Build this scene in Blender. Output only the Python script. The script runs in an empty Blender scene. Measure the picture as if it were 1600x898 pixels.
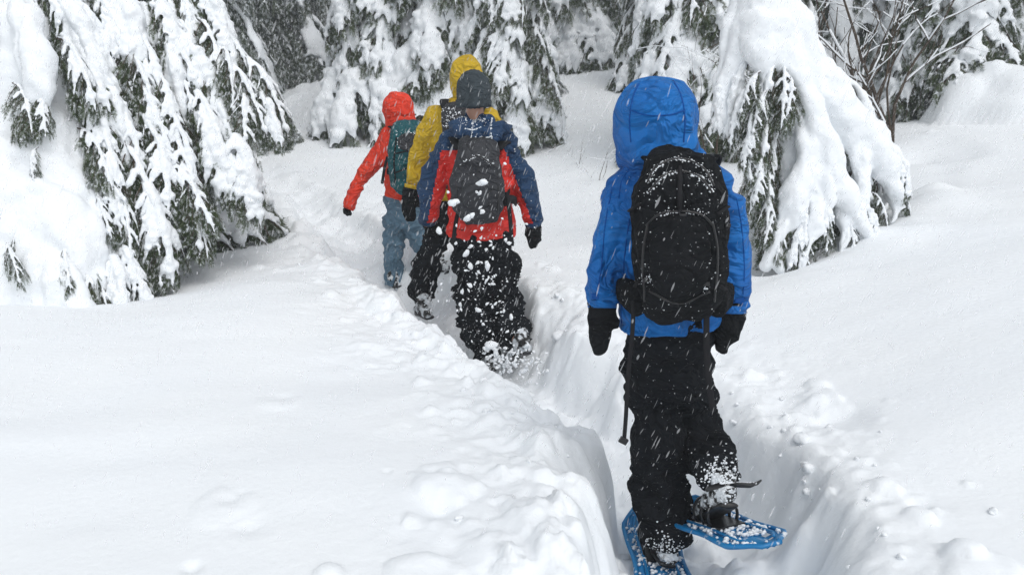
import bpy, math, random
import numpy as np
from mathutils import Vector, Matrix
R = math.radians
random.seed(7); rng = np.random.default_rng(7)
SC = bpy.context.scene
C = SC.collection

# ------------------------------------------------------------ camera, world, sun, exposure
CAM_Z, PITCH, FPX = 1.78, R(16.1), 1155.0          # eye height above the trench floor, downward pitch, focal length in px of a 1600 px wide frame
cam_d = bpy.data.cameras.new('camera'); cam = bpy.data.objects.new('camera', cam_d); C.objects.link(cam)
cam.location = (0, 0, CAM_Z); cam.rotation_euler = (R(90) - PITCH, 0, 0)
cam_d.sensor_width = 36; cam_d.lens = 36 * FPX / 1600; cam_d.clip_start = 0.05; cam_d.clip_end = 400
SC.camera = cam
W = bpy.data.worlds.new('World'); SC.world = W; W.use_nodes = True
wn = W.node_tree.nodes; wl = W.node_tree.links
sky = wn.new('ShaderNodeTexSky'); sky.sky_type = 'NISHITA'; sky.sun_disc = False
SUN_EL, SUN_AZ = R(60), R(145)                     # azimuth from +Y towards +X: weak light from behind the viewer's right shoulder
sky.sun_elevation = SUN_EL; sky.sun_rotation = SUN_AZ; sky.dust_density = 1.5; sky.air_density = 1.0; sky.ozone_density = 1
hsv = wn.new('ShaderNodeHueSaturation'); hsv.inputs['Hue'].default_value = .475; hsv.inputs['Saturation'].default_value = 0.21   # thick cloud greys the sky
wl.new(sky.outputs[0], hsv.inputs['Color'])
bg = wn['Background']; wl.new(hsv.outputs[0], bg.inputs['Color']); bg.inputs['Strength'].default_value = 0.15
sd = bpy.data.lights.new('sun', 'SUN'); sd.energy = 0.6; sd.angle = R(35); sd.color = (1, .98, .95)
sun = bpy.data.objects.new('sun', sd); C.objects.link(sun)
sun_dir = Vector((math.sin(SUN_AZ) * math.cos(SUN_EL), math.cos(SUN_AZ) * math.cos(SUN_EL), math.sin(SUN_EL)))
sun.rotation_euler = sun_dir.to_track_quat('Z', 'Y').to_euler(); sun.location = (0, 0, 20)
SC.view_settings.view_transform = 'Standard'; SC.view_settings.look = 'None'
SC.view_settings.exposure = 0.42; SC.view_settings.gamma = 1
SC.cycles.use_denoising = True
SC.cycles.max_bounces = 8; SC.cycles.diffuse_bounces = 5; SC.cycles.glossy_bounces = 2
SC.cycles.transparent_max_bounces = 12; SC.cycles.volume_bounces = 1
SC.cycles.caustics_reflective = False; SC.cycles.caustics_refractive = False

# ------------------------------------------------------------ helpers
def P(u, v, y):
    """The point of the vertical plane y that is seen at pixel (u, v) of the photograph."""
    a = (u - 800) / FPX; b = -(v - 449) / FPX
    d = Vector((a, math.cos(PITCH) + b * math.sin(PITCH), -math.sin(PITCH) + b * math.cos(PITCH)))
    return Vector((0, 0, CAM_Z)) + d * (y / d.y)

def tag(o, label=None, cat=None, group=None, kind=None):
    for k, v in (('label', label), ('category', cat), ('group', group), ('kind', kind)):
        if v: o[k] = v
    return o
def empty(name, loc, label, cat, group=None):
    o = bpy.data.objects.new(name, None); C.objects.link(o); o.location = loc; o.empty_display_size = .1
    return tag(o, label, cat, group)
def link(name, me, parent=None, mat=None, world=True):
    if mat is not None and not len(me.materials): me.materials.append(mat)
    o = bpy.data.objects.new(name, me); C.objects.link(o)
    if parent is not None:
        o.parent = parent
        if world and parent.type == 'EMPTY': o.matrix_parent_inverse = Matrix.Translation(-ploc(parent))
    return o
def ploc(p):
    l = Vector((0, 0, 0))
    while p is not None:
        if p.type == 'EMPTY': l = l + p.location
        p = p.parent
    return l
def mesh(name, v, f, smooth=True):
    me = bpy.data.meshes.new(name)
    v = np.asarray(v, dtype=np.float32); nv = len(v)
    if isinstance(f, np.ndarray):
        k = f.shape[1]; nf = len(f)
        me.vertices.add(nv); me.vertices.foreach_set('co', v.ravel())
        me.loops.add(nf * k); me.loops.foreach_set('vertex_index', f.astype(np.int32).ravel())
        me.polygons.add(nf); me.polygons.foreach_set('loop_start', np.arange(nf, dtype=np.int32) * k)
        me.update(calc_edges=True)
    else:
        me.from_pydata([tuple(map(float, x)) for x in v], [], f)
    me.validate()
    if smooth: me.polygons.foreach_set('use_smooth', np.ones(len(me.polygons), dtype=bool))
    me.update()
    return me

# value noise, vectorised
_T = rng.random((64, 64, 64)).astype(np.float32) * 2 - 1
def noise(p):
    p = np.asarray(p, dtype=np.float64); i = np.floor(p).astype(int); f = p - i; f = f * f * (3 - 2 * f)
    i0 = i & 63; i1 = (i + 1) & 63
    x, y, z = f[..., 0], f[..., 1], f[..., 2]
    a, b = i0, i1
    g = lambda X, Y, Z: _T[X[..., 0], Y[..., 1], Z[..., 2]]
    c00 = g(a, a, a) * (1 - x) + g(b, a, a) * x; c10 = g(a, b, a) * (1 - x) + g(b, b, a) * x
    c01 = g(a, a, b) * (1 - x) + g(b, a, b) * x; c11 = g(a, b, b) * (1 - x) + g(b, b, b) * x
    return (c00 * (1 - y) + c10 * y) * (1 - z) + (c01 * (1 - y) + c11 * y) * z
def fbm(p, o=4, gain=.5):
    s = 0; a = 1; p = np.asarray(p, dtype=np.float64)
    for k in range(o):
        s = s + a * noise(p + k * 17.3); a *= gain; p = p * 2.03
    return s
def ss(a, b, x):
    t = np.clip((x - a) / (b - a), 0, 1); return t * t * (3 - 2 * t)

class Geo:
    """Collects closed shapes as one soup of vertices and quads/tris."""
    def __init__(s): s.v = []; s.f = []; s.n = 0
    def add(s, v, f):
        s.v.append(np.asarray(v, dtype=float)); s.f += [tuple(i + s.n for i in q) for q in f]; s.n += len(v)
    def tube(s, pts, rad, side=(1, 0, 0), n=12, p=2.0, caps=True, capa=True, capb=True):
        """Sweep along pts; rad = numbers or (rw, rd): half width along side, half depth across; p = superellipse power."""
        pts = [Vector(q) for q in pts]; m = len(pts)
        rr = [(r, r) if not isinstance(r, (tuple, list)) else r for r in rad]
        tn = [(pts[min(i + 1, m - 1)] - pts[max(i - 1, 0)]).normalized() for i in range(m)]
        rings = []
        sv = Vector(side)
        def ring(c, t, rw, rd):
            u = sv - t * sv.dot(t)
            if u.length < .15: u = Vector((0, 0, 1)) - t * t.z
            if u.length < .05: u = Vector((0, 1, 0)) - t * t.y
            u.normalize(); w = t.cross(u)
            out = []
            for k in range(n):
                a = 2 * math.pi * k / n; ca, sa = math.cos(a), math.sin(a)
                e = 2 / p
                out.append(c + u * (rw * math.copysign(abs(ca) ** e, ca)) + w * (rd * math.copysign(abs(sa) ** e, sa)))
            return out
        if caps and capa:
            for q in (.25, .7):
                k = math.cos(math.asin(1 - q)); rings.append(ring(pts[0] - tn[0] * min(rr[0]) * (1 - q) , tn[0], rr[0][0] * k, rr[0][1] * k))
        for i in range(m): rings.append(ring(pts[i], tn[i], *rr[i]))
        if caps and capb:
            for q in (.7, .25):
                k = math.cos(math.asin(1 - q)); rings.append(ring(pts[-1] + tn[-1] * min(rr[-1]) * (1 - q), tn[-1], rr[-1][0] * k, rr[-1][1] * k))
        v = [x for r_ in rings for x in r_]; f = []
        for i in range(len(rings) - 1):
            for k in range(n):
                a = i * n + k; b = i * n + (k + 1) % n; f.append((a, b, b + n, a + n))
        f.append(tuple(range(n))[::-1]); f.append(tuple(range((len(rings) - 1) * n, len(rings) * n)))
        s.add(v, f); return s
    def ball(s, c, r, n=10, m=7):
        c = Vector(c); r = (r, r, r) if not isinstance(r, (tuple, list)) else r
        v = [c + Vector((0, 0, r[2]))]; f = []
        for i in range(1, m):
            a = math.pi * i / m
            for k in range(n):
                b = 2 * math.pi * k / n; v.append(c + Vector((r[0] * math.sin(a) * math.cos(b), r[1] * math.sin(a) * math.sin(b), r[2] * math.cos(a))))
        v.append(c - Vector((0, 0, r[2]))); L = len(v) - 1
        for k in range(n): f.append((0, 1 + k, 1 + (k + 1) % n)); f.append((L, L - n + (k + 1) % n, L - n + k))
        for i in range(m - 2):
            for k in range(n):
                a = 1 + i * n + k; b = 1 + i * n + (k + 1) % n; f.append((a, a + n, b + n, b))
        s.add(v, f); return s
    def box(s, c, sx, sy, sz, rot=None):
        c = Vector(c); M = rot if rot is not None else Matrix.Identity(3)
        v = [c + M @ Vector((x * sx / 2, y * sy / 2, z * sz / 2)) for x in (-1, 1) for y in (-1, 1) for z in (-1, 1)]
        s.add(v, [(0, 1, 3, 2), (4, 6, 7, 5), (0, 4, 5, 1), (2, 3, 7, 6), (0, 2, 6, 4), (1, 5, 7, 3)]); return s
    def mesh(s, name, smooth=True): return mesh(name, np.concatenate(s.v), s.f, smooth)

def smooth_path(pts, k=4):
    """Catmull-Rom through tuples of any length."""
    P_ = [np.array(p, dtype=float) for p in pts]; P_ = [2 * P_[0] - P_[1]] + P_ + [2 * P_[-1] - P_[-2]]
    out = []
    for i in range(1, len(P_) - 2):
        a, b, c, d = P_[i - 1:i + 3]
        for t in np.arange(k) / k:
            out.append(.5 * ((2 * b) + (c - a) * t + (2 * a - 5 * b + 4 * c - d) * t * t + (3 * b - a - 3 * c + d) * t ** 3))
    out.append(P_[-2]); return out

def co(me):
    a = np.empty(len(me.vertices) * 3, dtype=np.float32); me.vertices.foreach_get('co', a); return a.reshape(-1, 3).astype(float)
def nor(me):
    a = np.empty(len(me.vertices) * 3, dtype=np.float32); me.vertices.foreach_get('normal', a); return a.reshape(-1, 3).astype(float)
def setco(me, v): me.vertices.foreach_set('co', v.astype(np.float32).ravel()); me.update()

def fuse(geo, name, voxel, smooth=4, disp=None):
    """One continuous skin round overlapping shapes, softened; disp(co, normal) -> offset along the normal."""
    me0 = geo.mesh(name + '_src'); ob = bpy.data.objects.new('tmp', me0); C.objects.link(ob)
    m = ob.modifiers.new('r', 'REMESH'); m.mode = 'VOXEL'; m.voxel_size = voxel
    if smooth: m2 = ob.modifiers.new('s', 'SMOOTH'); m2.factor = .5; m2.iterations = smooth
    dg = bpy.context.evaluated_depsgraph_get(); me = bpy.data.meshes.new_from_object(ob.evaluated_get(dg)); me.name = name
    bpy.data.objects.remove(ob); bpy.data.meshes.remove(me0)
    me.materials.clear()
    if disp is not None:
        v = co(me); n = nor(me); setco(me, v + n * disp(v, n)[:, None])
    me.polygons.foreach_set('use_smooth', np.ones(len(me.polygons), dtype=bool)); me.update()
    return me

# ------------------------------------------------------------ materials
def mat(name, col, rough=.7, spec=.3, var=None, vscale=8, bump=0, bscale=60, detail=4, frost=0, frost_scale=30, sheen=0, stretch=None, sss=0, trans=0):
    m = bpy.data.materials.new(name); m.use_nodes = True; nt = m.node_tree; N, L = nt.nodes, nt.links
    b = N['Principled BSDF']; b.inputs['Roughness'].default_value = rough; b.inputs['Specular IOR Level'].default_value = spec
    tc = N.new('ShaderNodeTexCoord'); src = tc.outputs['Object']
    if stretch:
        mp = N.new('ShaderNodeMapping'); mp.inputs['Scale'].default_value = stretch; L.new(src, mp.inputs[0]); src = mp.outputs[0]
    out = None
    if var:
        n = N.new('ShaderNodeTexNoise'); n.inputs['Scale'].default_value = vscale; n.inputs['Detail'].default_value = detail; L.new(src, n.inputs[0])
        r = N.new('ShaderNodeValToRGB'); r.color_ramp.elements[0].position = .3; r.color_ramp.elements[1].position = .7
        r.color_ramp.elements[0].color = (*col, 1); r.color_ramp.elements[1].color = (*var, 1)
        L.new(n.outputs[0], r.inputs[0]); out = r.outputs[0]
    if frost:
        n2 = N.new('ShaderNodeTexNoise'); n2.inputs['Scale'].default_value = frost_scale; n2.inputs['Detail'].default_value = 3; L.new(tc.outputs['Object'], n2.inputs[0])
        r2 = N.new('ShaderNodeValToRGB'); r2.color_ramp.elements[0].position = 1 - frost - .06; r2.color_ramp.elements[1].position = 1 - frost + .04
        L.new(n2.outputs[0], r2.inputs[0])
        mx = N.new('ShaderNodeMix'); mx.data_type = 'RGBA'
        if out: L.new(out, mx.inputs[6])
        else: mx.inputs[6].default_value = (*col, 1)
        mx.inputs[7].default_value = (.78, .81, .84, 1); L.new(r2.outputs[0], mx.inputs[0]); out = mx.outputs[2]
    if out: L.new(out, b.inputs['Base Color'])
    else: b.inputs['Base Color'].default_value = (*col, 1)
    if bump:
        n3 = N.new('ShaderNodeTexNoise'); n3.inputs['Scale'].default_value = bscale; n3.inputs['Detail'].default_value = 5; L.new(src, n3.inputs[0])
        bp = N.new('ShaderNodeBump'); bp.inputs['Strength'].default_value = 1; bp.inputs['Distance'].default_value = bump
        L.new(n3.outputs[0], bp.inputs['Height']); L.new(bp.outputs[0], b.inputs['Normal'])
    if sheen: b.inputs['Sheen Weight'].default_value = sheen
    if trans:
        t = N.new('ShaderNodeBsdfTransparent'); ms = N.new('ShaderNodeMixShader'); ms.inputs[0].default_value = trans
        L.new(b.outputs[0], ms.inputs[1]); L.new(t.outputs[0], ms.inputs[2]); L.new(ms.outputs[0], N['Material Output'].inputs[0])
    return m
SNOW = (.84, .865, .89)
M_ground = mat('snow_ground', SNOW, .75, .15, var=(.86, .88, .895), vscale=1.5, bump=.0028, bscale=38)
M_snow = mat('snow_load', (.83, .855, .88), .75, .15, var=(.86, .88, .9), vscale=6, bump=.006, bscale=28)
M_chunk = mat('snow_clod', (.85, .87, .89), .75, .15, bump=.003, bscale=60)
M_leaf = mat('needles', (.034, .054, .022), .65, .25, var=(.09, .118, .052), vscale=7, frost=.41, frost_scale=22)
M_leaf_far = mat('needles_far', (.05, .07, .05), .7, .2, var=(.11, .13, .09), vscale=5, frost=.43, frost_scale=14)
M_bark = mat('bark', (.045, .036, .03), .85, .2, var=(.12, .10, .085), vscale=14, bump=.01, bscale=40, stretch=(1, 1, .25), frost=.36, frost_scale=9)
M_twig = mat('twig_bark', (.05, .036, .028), .85, .2, var=(.10, .075, .055), vscale=20)
M_flake = bpy.data.materials.new('snowflake'); M_flake.use_nodes = True; _n = M_flake.node_tree.nodes; _l = M_flake.node_tree.links; _n.clear()
_o = _n.new('ShaderNodeOutputMaterial'); _a = _n.new('ShaderNodeBsdfDiffuse'); _b = _n.new('ShaderNodeBsdfTranslucent'); _c = _n.new('ShaderNodeBsdfTransparent'); _m = _n.new('ShaderNodeMixShader'); _k = _n.new('ShaderNodeMixShader')
_a.inputs[0].default_value = _b.inputs[0].default_value = (.97, .97, .98, 1); _m.inputs[0].default_value = .5; _k.inputs[0].default_value = .68
_l.new(_a.outputs[0], _m.inputs[1]); _l.new(_b.outputs[0], _m.inputs[2]); _l.new(_m.outputs[0], _k.inputs[1]); _l.new(_c.outputs[0], _k.inputs[2]); _l.new(_k.outputs[0], _o.inputs[0])

# ------------------------------------------------------------ terrain
ctrl = [ # pixel u, v, distance y of points on the undisturbed snow
    (0, 898, 1.62), (300, 898, 1.62), (600, 898, 1.62), (850, 898, 1.62),
    (0, 700, 2.3), (350, 700, 2.35), (650, 700, 2.4), (0, 560, 3.2), (300, 560, 3.25), (600, 560, 3.35),
    (0, 476, 4.1), (80, 484, 4.1), (170, 493, 4.05), (240, 490, 4.08), (300, 479, 4.15), (400, 447, 4.6), (500, 432, 4.8), (580, 440, 4.7),
    (700, 540, 3.55), (800, 590, 3.12), (880, 650, 2.75), (630, 470, 4.25),
    (340, 395, 5.6), (450, 370, 6.2), (540, 355, 6.6), (600, 330, 7.2), (420, 290, 8.2), (520, 280, 8.8),
    (390, 214, 11.5), (450, 180, 12.5), (520, 140, 13.5), (540, 200, 11), (600, 240, 9.8), (680, 230, 10.4), (860, 240, 9.6),
    (850, 115, 14.5), (930, 92, 15), (880, 180, 11.5), (900, 300, 7.6), (870, 380, 5.7), (880, 490, 4.07), (840, 450, 4.5),
    (950, 200, 10.5), (1000, 230, 9), (1130, 610, 2.99), (1120, 420, 4.9), (1000, 330, 6.6), (1100, 250, 8),
    (1210, 665, 2.68), (1300, 800, 2.05), (1300, 898, 1.68), (1400, 898, 1.66), (1600, 898, 1.62), (1600, 720, 2.15), (1400, 700, 2.32),
    (1200, 560, 3.3), (1400, 560, 3.05), (1600, 560, 2.75), (1180, 440, 4.6), (1300, 400, 4.8), (1420, 325, 5.5), (1500, 297, 5.9), (1600, 240, 6.6),
    (1400, 430, 4.0), (1600, 400, 3.9), (1390, 195, 8.8), (1450, 185, 9), (1600, 180, 7.8), (1520, 220, 7.2), (1480, 180, 8.4)]
pts = [P(*c) for c in ctrl]
extra = [(-7, 2, .6), (-7, 6, .7), (-6, 10, .8), (-9, 14, .9), (-3, 0, .5), (0, 0, .48), (.6, -1, .48), (3, 0, .62), (-4, -4, .5), (4, -4, .7), (7, 2, 1.3), (8, 7, 2.0), (8, 12, 2.3),
         (-12, 24, 1.6), (0, 24, 3.0), (12, 24, 3.6), (-2.2, 16, 1.9), (3, 16, 2.4), (-3.6, 6.4, .40), (-2.6, 5.6, .38), (-2.3, 4.75, .33), (-3.1, 4.8, .3), (-1.75, 4.95, .40)]
CP = np.array([[p.x, p.y, p.z] for p in pts] + [list(e) for e in extra], dtype=float)
def _tps(r2): return .5 * r2 * np.log(r2 + 1e-9)
n_ = len(CP); K = _tps(((CP[:, None, :2] - CP[None, :, :2]) ** 2).sum(-1)) + np.eye(n_) * .06
Q = np.c_[np.ones(n_), CP[:, :2]]
A = np.zeros((n_ + 3, n_ + 3)); A[:n_, :n_] = K; A[:n_, n_:] = Q; A[n_:, :n_] = Q.T
sol = np.linalg.solve(A, np.r_[CP[:, 2], 0, 0, 0])
def base_z(x, y):
    x = np.asarray(x, float); y = np.asarray(y, float); xs = np.clip(x, -14, 14); yc = np.clip(y, -5, 26)
    out = sol[n_] + sol[n_ + 1] * xs + sol[n_ + 2] * yc
    for k in range(n_): out = out + sol[k] * _tps((xs - CP[k, 0]) ** 2 + (yc - CP[k, 1]) ** 2)
    return out + .06 * np.clip(y - 26, 0, 100)
def cast(u, v):
    """Where the sight line through a pixel meets the undisturbed snow."""
    o = Vector((0, 0, CAM_Z)); d = P(u, v, 1) - o; t = np.linspace(.5, 20, 1200); z = base_z(d.x * t, d.y * t); k = int(np.argmax(o.z + d.z * t < z)); return d.x * t[k], d.y * t[k]
EL = np.array(sorted([cast(*q)[::-1] for q in [(948, 890), (938, 800), (918, 710), (872, 648), (800, 592), (735, 560), (682, 505), (628, 470), (598, 446), (565, 428)]]))
ER = np.array(sorted([cast(*q)[::-1] for q in [(1300, 890), (1288, 800), (1240, 690), (1130, 614), (1000, 560), (900, 505), (850, 462), (800, 432), (745, 408), (690, 398)]]))
EL = np.vstack([[-6, EL[0, 1]], EL, [8, -2.6], [10, -4]]); ER = np.vstack([[-6, ER[0, 1] + .05], ER, [8, -2.0], [10, -3.4]])
TY = np.linspace(-6, 10, 161)
TR = np.stack([TY, np.interp(TY, EL[:, 0], EL[:, 1]), np.interp(TY, ER[:, 0], ER[:, 1]), np.interp(TY, [-6, 3, 4.5, 5.5, 6.5, 8, 10], [.46, .46, .42, .34, .2, .12, .0])], -1)
print('TRENCH', TR[60::6].round(2).tolist())
def trench(x, y):
    L_ = np.interp(y, TR[:, 0], TR[:, 1]); R_ = np.interp(y, TR[:, 0], TR[:, 2]); D_ = np.interp(y, TR[:, 0], TR[:, 3], right=0)
    s = np.stack([x * 2.6, y * 2.6, x * 0 + 3], -1); w = fbm(s, 4, .42)
    s2 = np.stack([x * 2.6, y * 2.6, x * 0 + 9], -1); w2 = fbm(s2, 4, .42)
    dl = (x - L_) + w * .10; dr = (R_ - x) + w2 * .09
    w3 = fbm(np.stack([x * 5.5, y * 5.5, x * 0 + 13], -1), 3) * .035
    return np.minimum(dl * (.62 + .38 * ss(0, .3, dl)) + w3, dr * (1 - .55 * ss(2.75, 3.2, y) * (1 - ss(4.2, 4.8, y))) + w3 * .5), D_
def height(x, y):
    x = np.asarray(x, float); y = np.asarray(y, float)
    b = base_z(x, y)
    n1 = fbm(np.stack([x * .5, y * .5, x * 0], -1), 3) * .035 + .011 * fbm(np.stack([x * 1.1 + y * .4, y * 2.4 - x * .5, x * 0 + 41], -1), 3)
    d, D_ = trench(x, y)
    nearp = np.exp(-(np.clip(-d, 0, 9) / .27) ** 2) * ss(0, .12, D_) * (1 - .45 * ss(.1, .5, x - .5 * (np.interp(y, TR[:, 0], TR[:, 1]) + np.interp(y, TR[:, 0], TR[:, 2]))))
    rub = fbm(np.stack([x * 5, y * 5, x * 0 + 5], -1), 5, .6)
    rub2 = np.abs(fbm(np.stack([x * 9, y * 9, x * 0 + 2], -1), 4, .6))
    wall = ss(-.08, .15, d) * .45 + ss(-.01, .12, d) * .55
    out = b + n1 + nearp * (1 - wall) * (.020 * rub + .026 * rub2)
    out = out + .02 * nearp * (1 - wall) * ss(-.25, 0, d)
    floor = -D_ + .03 * rub + .05 * fbm(np.stack([x * 3, y * 3, x * 0 + 8], -1), 3) + .05 * (1 - ss(.1, .35, d))
    out = out + wall * floor + nearp * (1 - .4 * wall) * .007 * fbm(np.stack([x * 26, y * 26, x * 0 + 7], -1), 3, .6) + nearp * .03 * fbm(np.stack([x * 2.4, y * 2.4, x * 0 + 31], -1), 3)
    return out
gx = np.unique(np.concatenate([np.linspace(-40, -8, 20), np.linspace(-8, -2.2, 120), np.arange(-2.2, -1.0, .025), np.arange(-1.0, 1.7, .0125), np.arange(1.7, 3.2, .03), np.linspace(3.2, 9, 100), np.linspace(9, 40, 20)]).round(4))
gy = np.unique(np.concatenate([np.linspace(-12, .6, 60), np.arange(.6, 1.3, .03), np.arange(1.3, 4.8, .0135), np.arange(4.8, 8.5, .025), np.geomspace(8.5, 90, 170)]).round(4))
X, Y = np.meshgrid(gx, gy); Z = height(X, Y)
def clod(cx, cy, r, h, sink=0.0, sd=0):
    i0, i1 = np.searchsorted(gx, [cx - r * 1.8, cx + r * 1.8]); j0, j1 = np.searchsorted(gy, [cy - r * 1.8, cy + r * 1.8])
    if i1 - i0 < 2 or j1 - j0 < 2: return
    xs = X[j0:j1, i0:i1]; ys = Y[j0:j1, i0:i1]
    d = np.sqrt((xs - cx) ** 2 + (ys - cy) ** 2) / r
    d = d * (1 + .35 * noise(np.stack([xs / r * 1.3 + sd, ys / r * 1.3, xs * 0 + sd], -1)))
    if sd % 2 and 0 < h < .1 and r < .2:      # a broken slab: straight edges, tilted top
        c_, s_ = math.cos(sd * 1.7), math.sin(sd * 1.7); xa = ((xs - cx) * c_ + (ys - cy) * s_) / r; ya = ((ys - cy) * c_ - (xs - cx) * s_) / r
        q = np.maximum(np.abs(xa) * 1.1, np.abs(ya) * 1.5) + .12 * noise(np.stack([xs / r * 3, ys / r * 3, xs * 0 + sd], -1))
        Z[j0:j1, i0:i1] += h * np.clip((1 - q) * 3.2, 0, 1) * (.75 + .5 * xa * math.sin(sd) + .2 * ya); return
    Z[j0:j1, i0:i1] += h * np.sqrt(np.clip(1 - d * d, 0, 1)) if 0 < h and (r < .2 or h >= .15) else h * np.exp(-(d * 1.6) ** 2) * np.clip((1.2 - d) * 5, 0, 1)
cl = random.Random(3)
for k in range(210):   # clods thrown up along both lips of the trench
    y = cl.uniform(1.2, 6.8) if k % 3 else cl.uniform(1.5, 3.4); sidek = cl.random() < .66
    e = np.interp(y, TR[:, 0], TR[:, 1] if sidek else TR[:, 2]); off = abs(cl.gauss(0, .24)) - .03
    r = min(.075, .014 + abs(cl.gauss(0, .022)))
    clod(e - off if sidek else e + off, y, r, r * cl.uniform(.25, .6), sd=k)
for k in range(46):
    y = cl.uniform(1.4, 6); sidek = cl.random() < .65; e = np.interp(y, TR[:, 0], TR[:, 1] if sidek else TR[:, 2]); off = abs(cl.gauss(.04, .2)); r = cl.uniform(.08, .2)
    clod(e - off if sidek else e + off, y, r, r * cl.choice((.22, .16, -.25)), sd=k)
for k in range(140):
    y = cl.uniform(1.3, 6); c_ = cl.uniform(np.interp(y, TR[:, 0], TR[:, 1]) + .06, np.interp(y, TR[:, 0], TR[:, 2]) - .06)
    clod(c_, y, cl.uniform(.025, .08), cl.uniform(.01, .05), sd=k)
for (u, v, yy, r, h) in [(700, 770, 2.1, .11, .035), (690, 805, 1.98, .1, -.03), (660, 885, 1.66, .09, .03), (365, 800, 2.0, .05, -.014), (350, 800, 1.96, .1, .012), (395, 835, 1.85, .06, -.012),
                         (300, 890, 1.66, .03, -.02), (1262, 735, 2.3, .07, -.10), (1275, 790, 2.1, .08, -.12), (1235, 705, 2.45, .05, -.06), (1290, 850, 1.85, .07, -.08), (945, 760, 2.2, .05, -.05), (915, 705, 2.45, .06, -.05), (960, 860, 1.85, .06, -.06), (880, 665, 2.68, .05, .04), (605, 740, 2.2, .018, -.014), (578, 803, 1.98, .012, -.01), (1440, 800, 2.02, .04, -.03), (1455, 812, 1.98, .03, .015), (1380, 765, 2.12, .05, .03),
                         (1500, 870, 1.75, .05, .03), (430, 622, 2.8, .09, .008), (440, 612, 2.86, .08, -.01), (1460, 290, 5.9, .22, .07), (1540, 150, 8.0, .55, .34), (1500, 160, 8.0, .25, .15), (1600, 165, 7.9, .5, .2),
                         (400, 220, 10.6, .5, .18), (390, 235, 10.3, .3, .08), (1160, 400, 5.2, .2, -.12),
                         (500, 390, 5.5, .12, .03), (560, 372, 6.0, .1, .03), (450, 340, 6.8, .25, -.04), (480, 355, 6.5, .12, .04)]:
    p = P(u, v, yy); clod(p.x, p.y, r, h, sd=u)
for (x_, y_, r, h) in [(2.15, 5.35, .45, -.13), (2.7, 5.9, .5, -.14), (3.3, 6.5, .5, -.13), (3.9, 7.1, .5, -.12), (1.75, 5.0, .35, -.10), (1.75, 4.35, .4, .04), (2.5, 5.0, .4, .05), (3.2, 5.6, .45, .06)]: clod(x_, y_, r, h, sd=5)
for k in range(90):    # trampled patch beyond the group
    p = (cl.gauss(-2.0, .7), cl.gauss(6.6, .9)); clod(p[0], p[1], cl.uniform(.04, .12), cl.choice((-.03, .02, .035, .02)), sd=k)
nx, ny = len(gx), len(gy)
idx = np.arange(nx * ny).reshape(ny, nx)
F = np.stack([idx[:-1, :-1], idx[:-1, 1:], idx[1:, 1:], idx[1:, :-1]], -1).reshape(-1, 4)
g_me = mesh('ground', np.stack([X, Y, Z], -1).reshape(-1, 3), F)
tag(link('ground', g_me, None, M_ground), 'deep white snow covering the clearing with a trodden trench', kind='structure')
def gz(x, y):
    i = int(np.clip(np.searchsorted(gx, x), 1, nx - 1)); j = int(np.clip(np.searchsorted(gy, y), 1, ny - 1)); return float(Z[j, i])

# loose lumps of snow lying round the trench
lump = []
for k in range(5):
    g = Geo().ball((0, 0, 0), 1, 12, 8); me = g.mesh('lump'); v = co(me); n = v / np.linalg.norm(v, axis=1)[:, None]
    v = v * (1 + .5 * fbm(v * 1.5 + k * 9, 3)[:, None]) * np.array([1, .85, .7]); setco(me, v); me.materials.append(M_chunk); lump.append(me)
def join_instances(name, metas, mats=None):
    vs, fs, o = [], [], 0
    for me, M in metas:
        v = co(me); v = v @ np.array(M.to_3x3()).T + np.array(M.translation); vs.append(v)
        for p in me.polygons: fs.append(tuple(i + o for i in p.vertices))
        o += len(v)
    return mesh(name, np.concatenate(vs), fs)
metas = []
for k in range(80):
    y = cl.uniform(1.3, 6.5) if k % 2 else cl.uniform(1.5, 3.6); sidek = cl.random() < .5
    e = np.interp(y, TR[:, 0], TR[:, 1] if sidek else TR[:, 2]); off = abs(cl.gauss(0, .22)) - .05
    x = e - off if sidek else e + off; r = .004 + abs(cl.gauss(0, .007))
    metas.append((cl.choice(lump), Matrix.Translation((x, y, gz(x, y) + r * .25)) @ Matrix.Rotation(cl.uniform(0, 6), 4, 'Z') @ Matrix.Rotation(cl.uniform(0, 1), 4, 'X') @ Matrix.Scale(r, 4)))
tag(link('snow_crumbs', join_instances('snow_crumbs', metas), None, M_chunk), 'loose white snow crumbs scattered along the trench edges', 'snow', kind='stuff')
for (u, v, yy, r, lab) in [(848, 655, 2.74, .035, 'small rounded snow lump on the left lip of the trench, left of the blue hiker'),
                           (1252, 690, 2.52, .03, 'snow lump on the right lip of the trench beside the raised snowshoe'),
                           (876, 487, 4.1, .045, 'snow lump on the right trench lip between the two nearest hikers'),
                           (1262, 722, 2.38, .026, 'smaller snow lump on the right trench lip nearest the bottom corner'),
                           (690, 420, 4.72, .05, 'snow lump on the trench lip between the black trousers')]:
    p = P(u, v, yy); o = link('snow_lump', join_instances('snow_lump', [(lump[cl.randrange(5)], Matrix.Rotation(u, 4, 'Z') @ Matrix.Scale(r, 4))]), None, M_chunk); o.location = (p.x, p.y, gz(p.x, p.y) - r * .1)
    tag(o, lab, 'snow lump', 'snow lumps on the trench lips')

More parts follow.
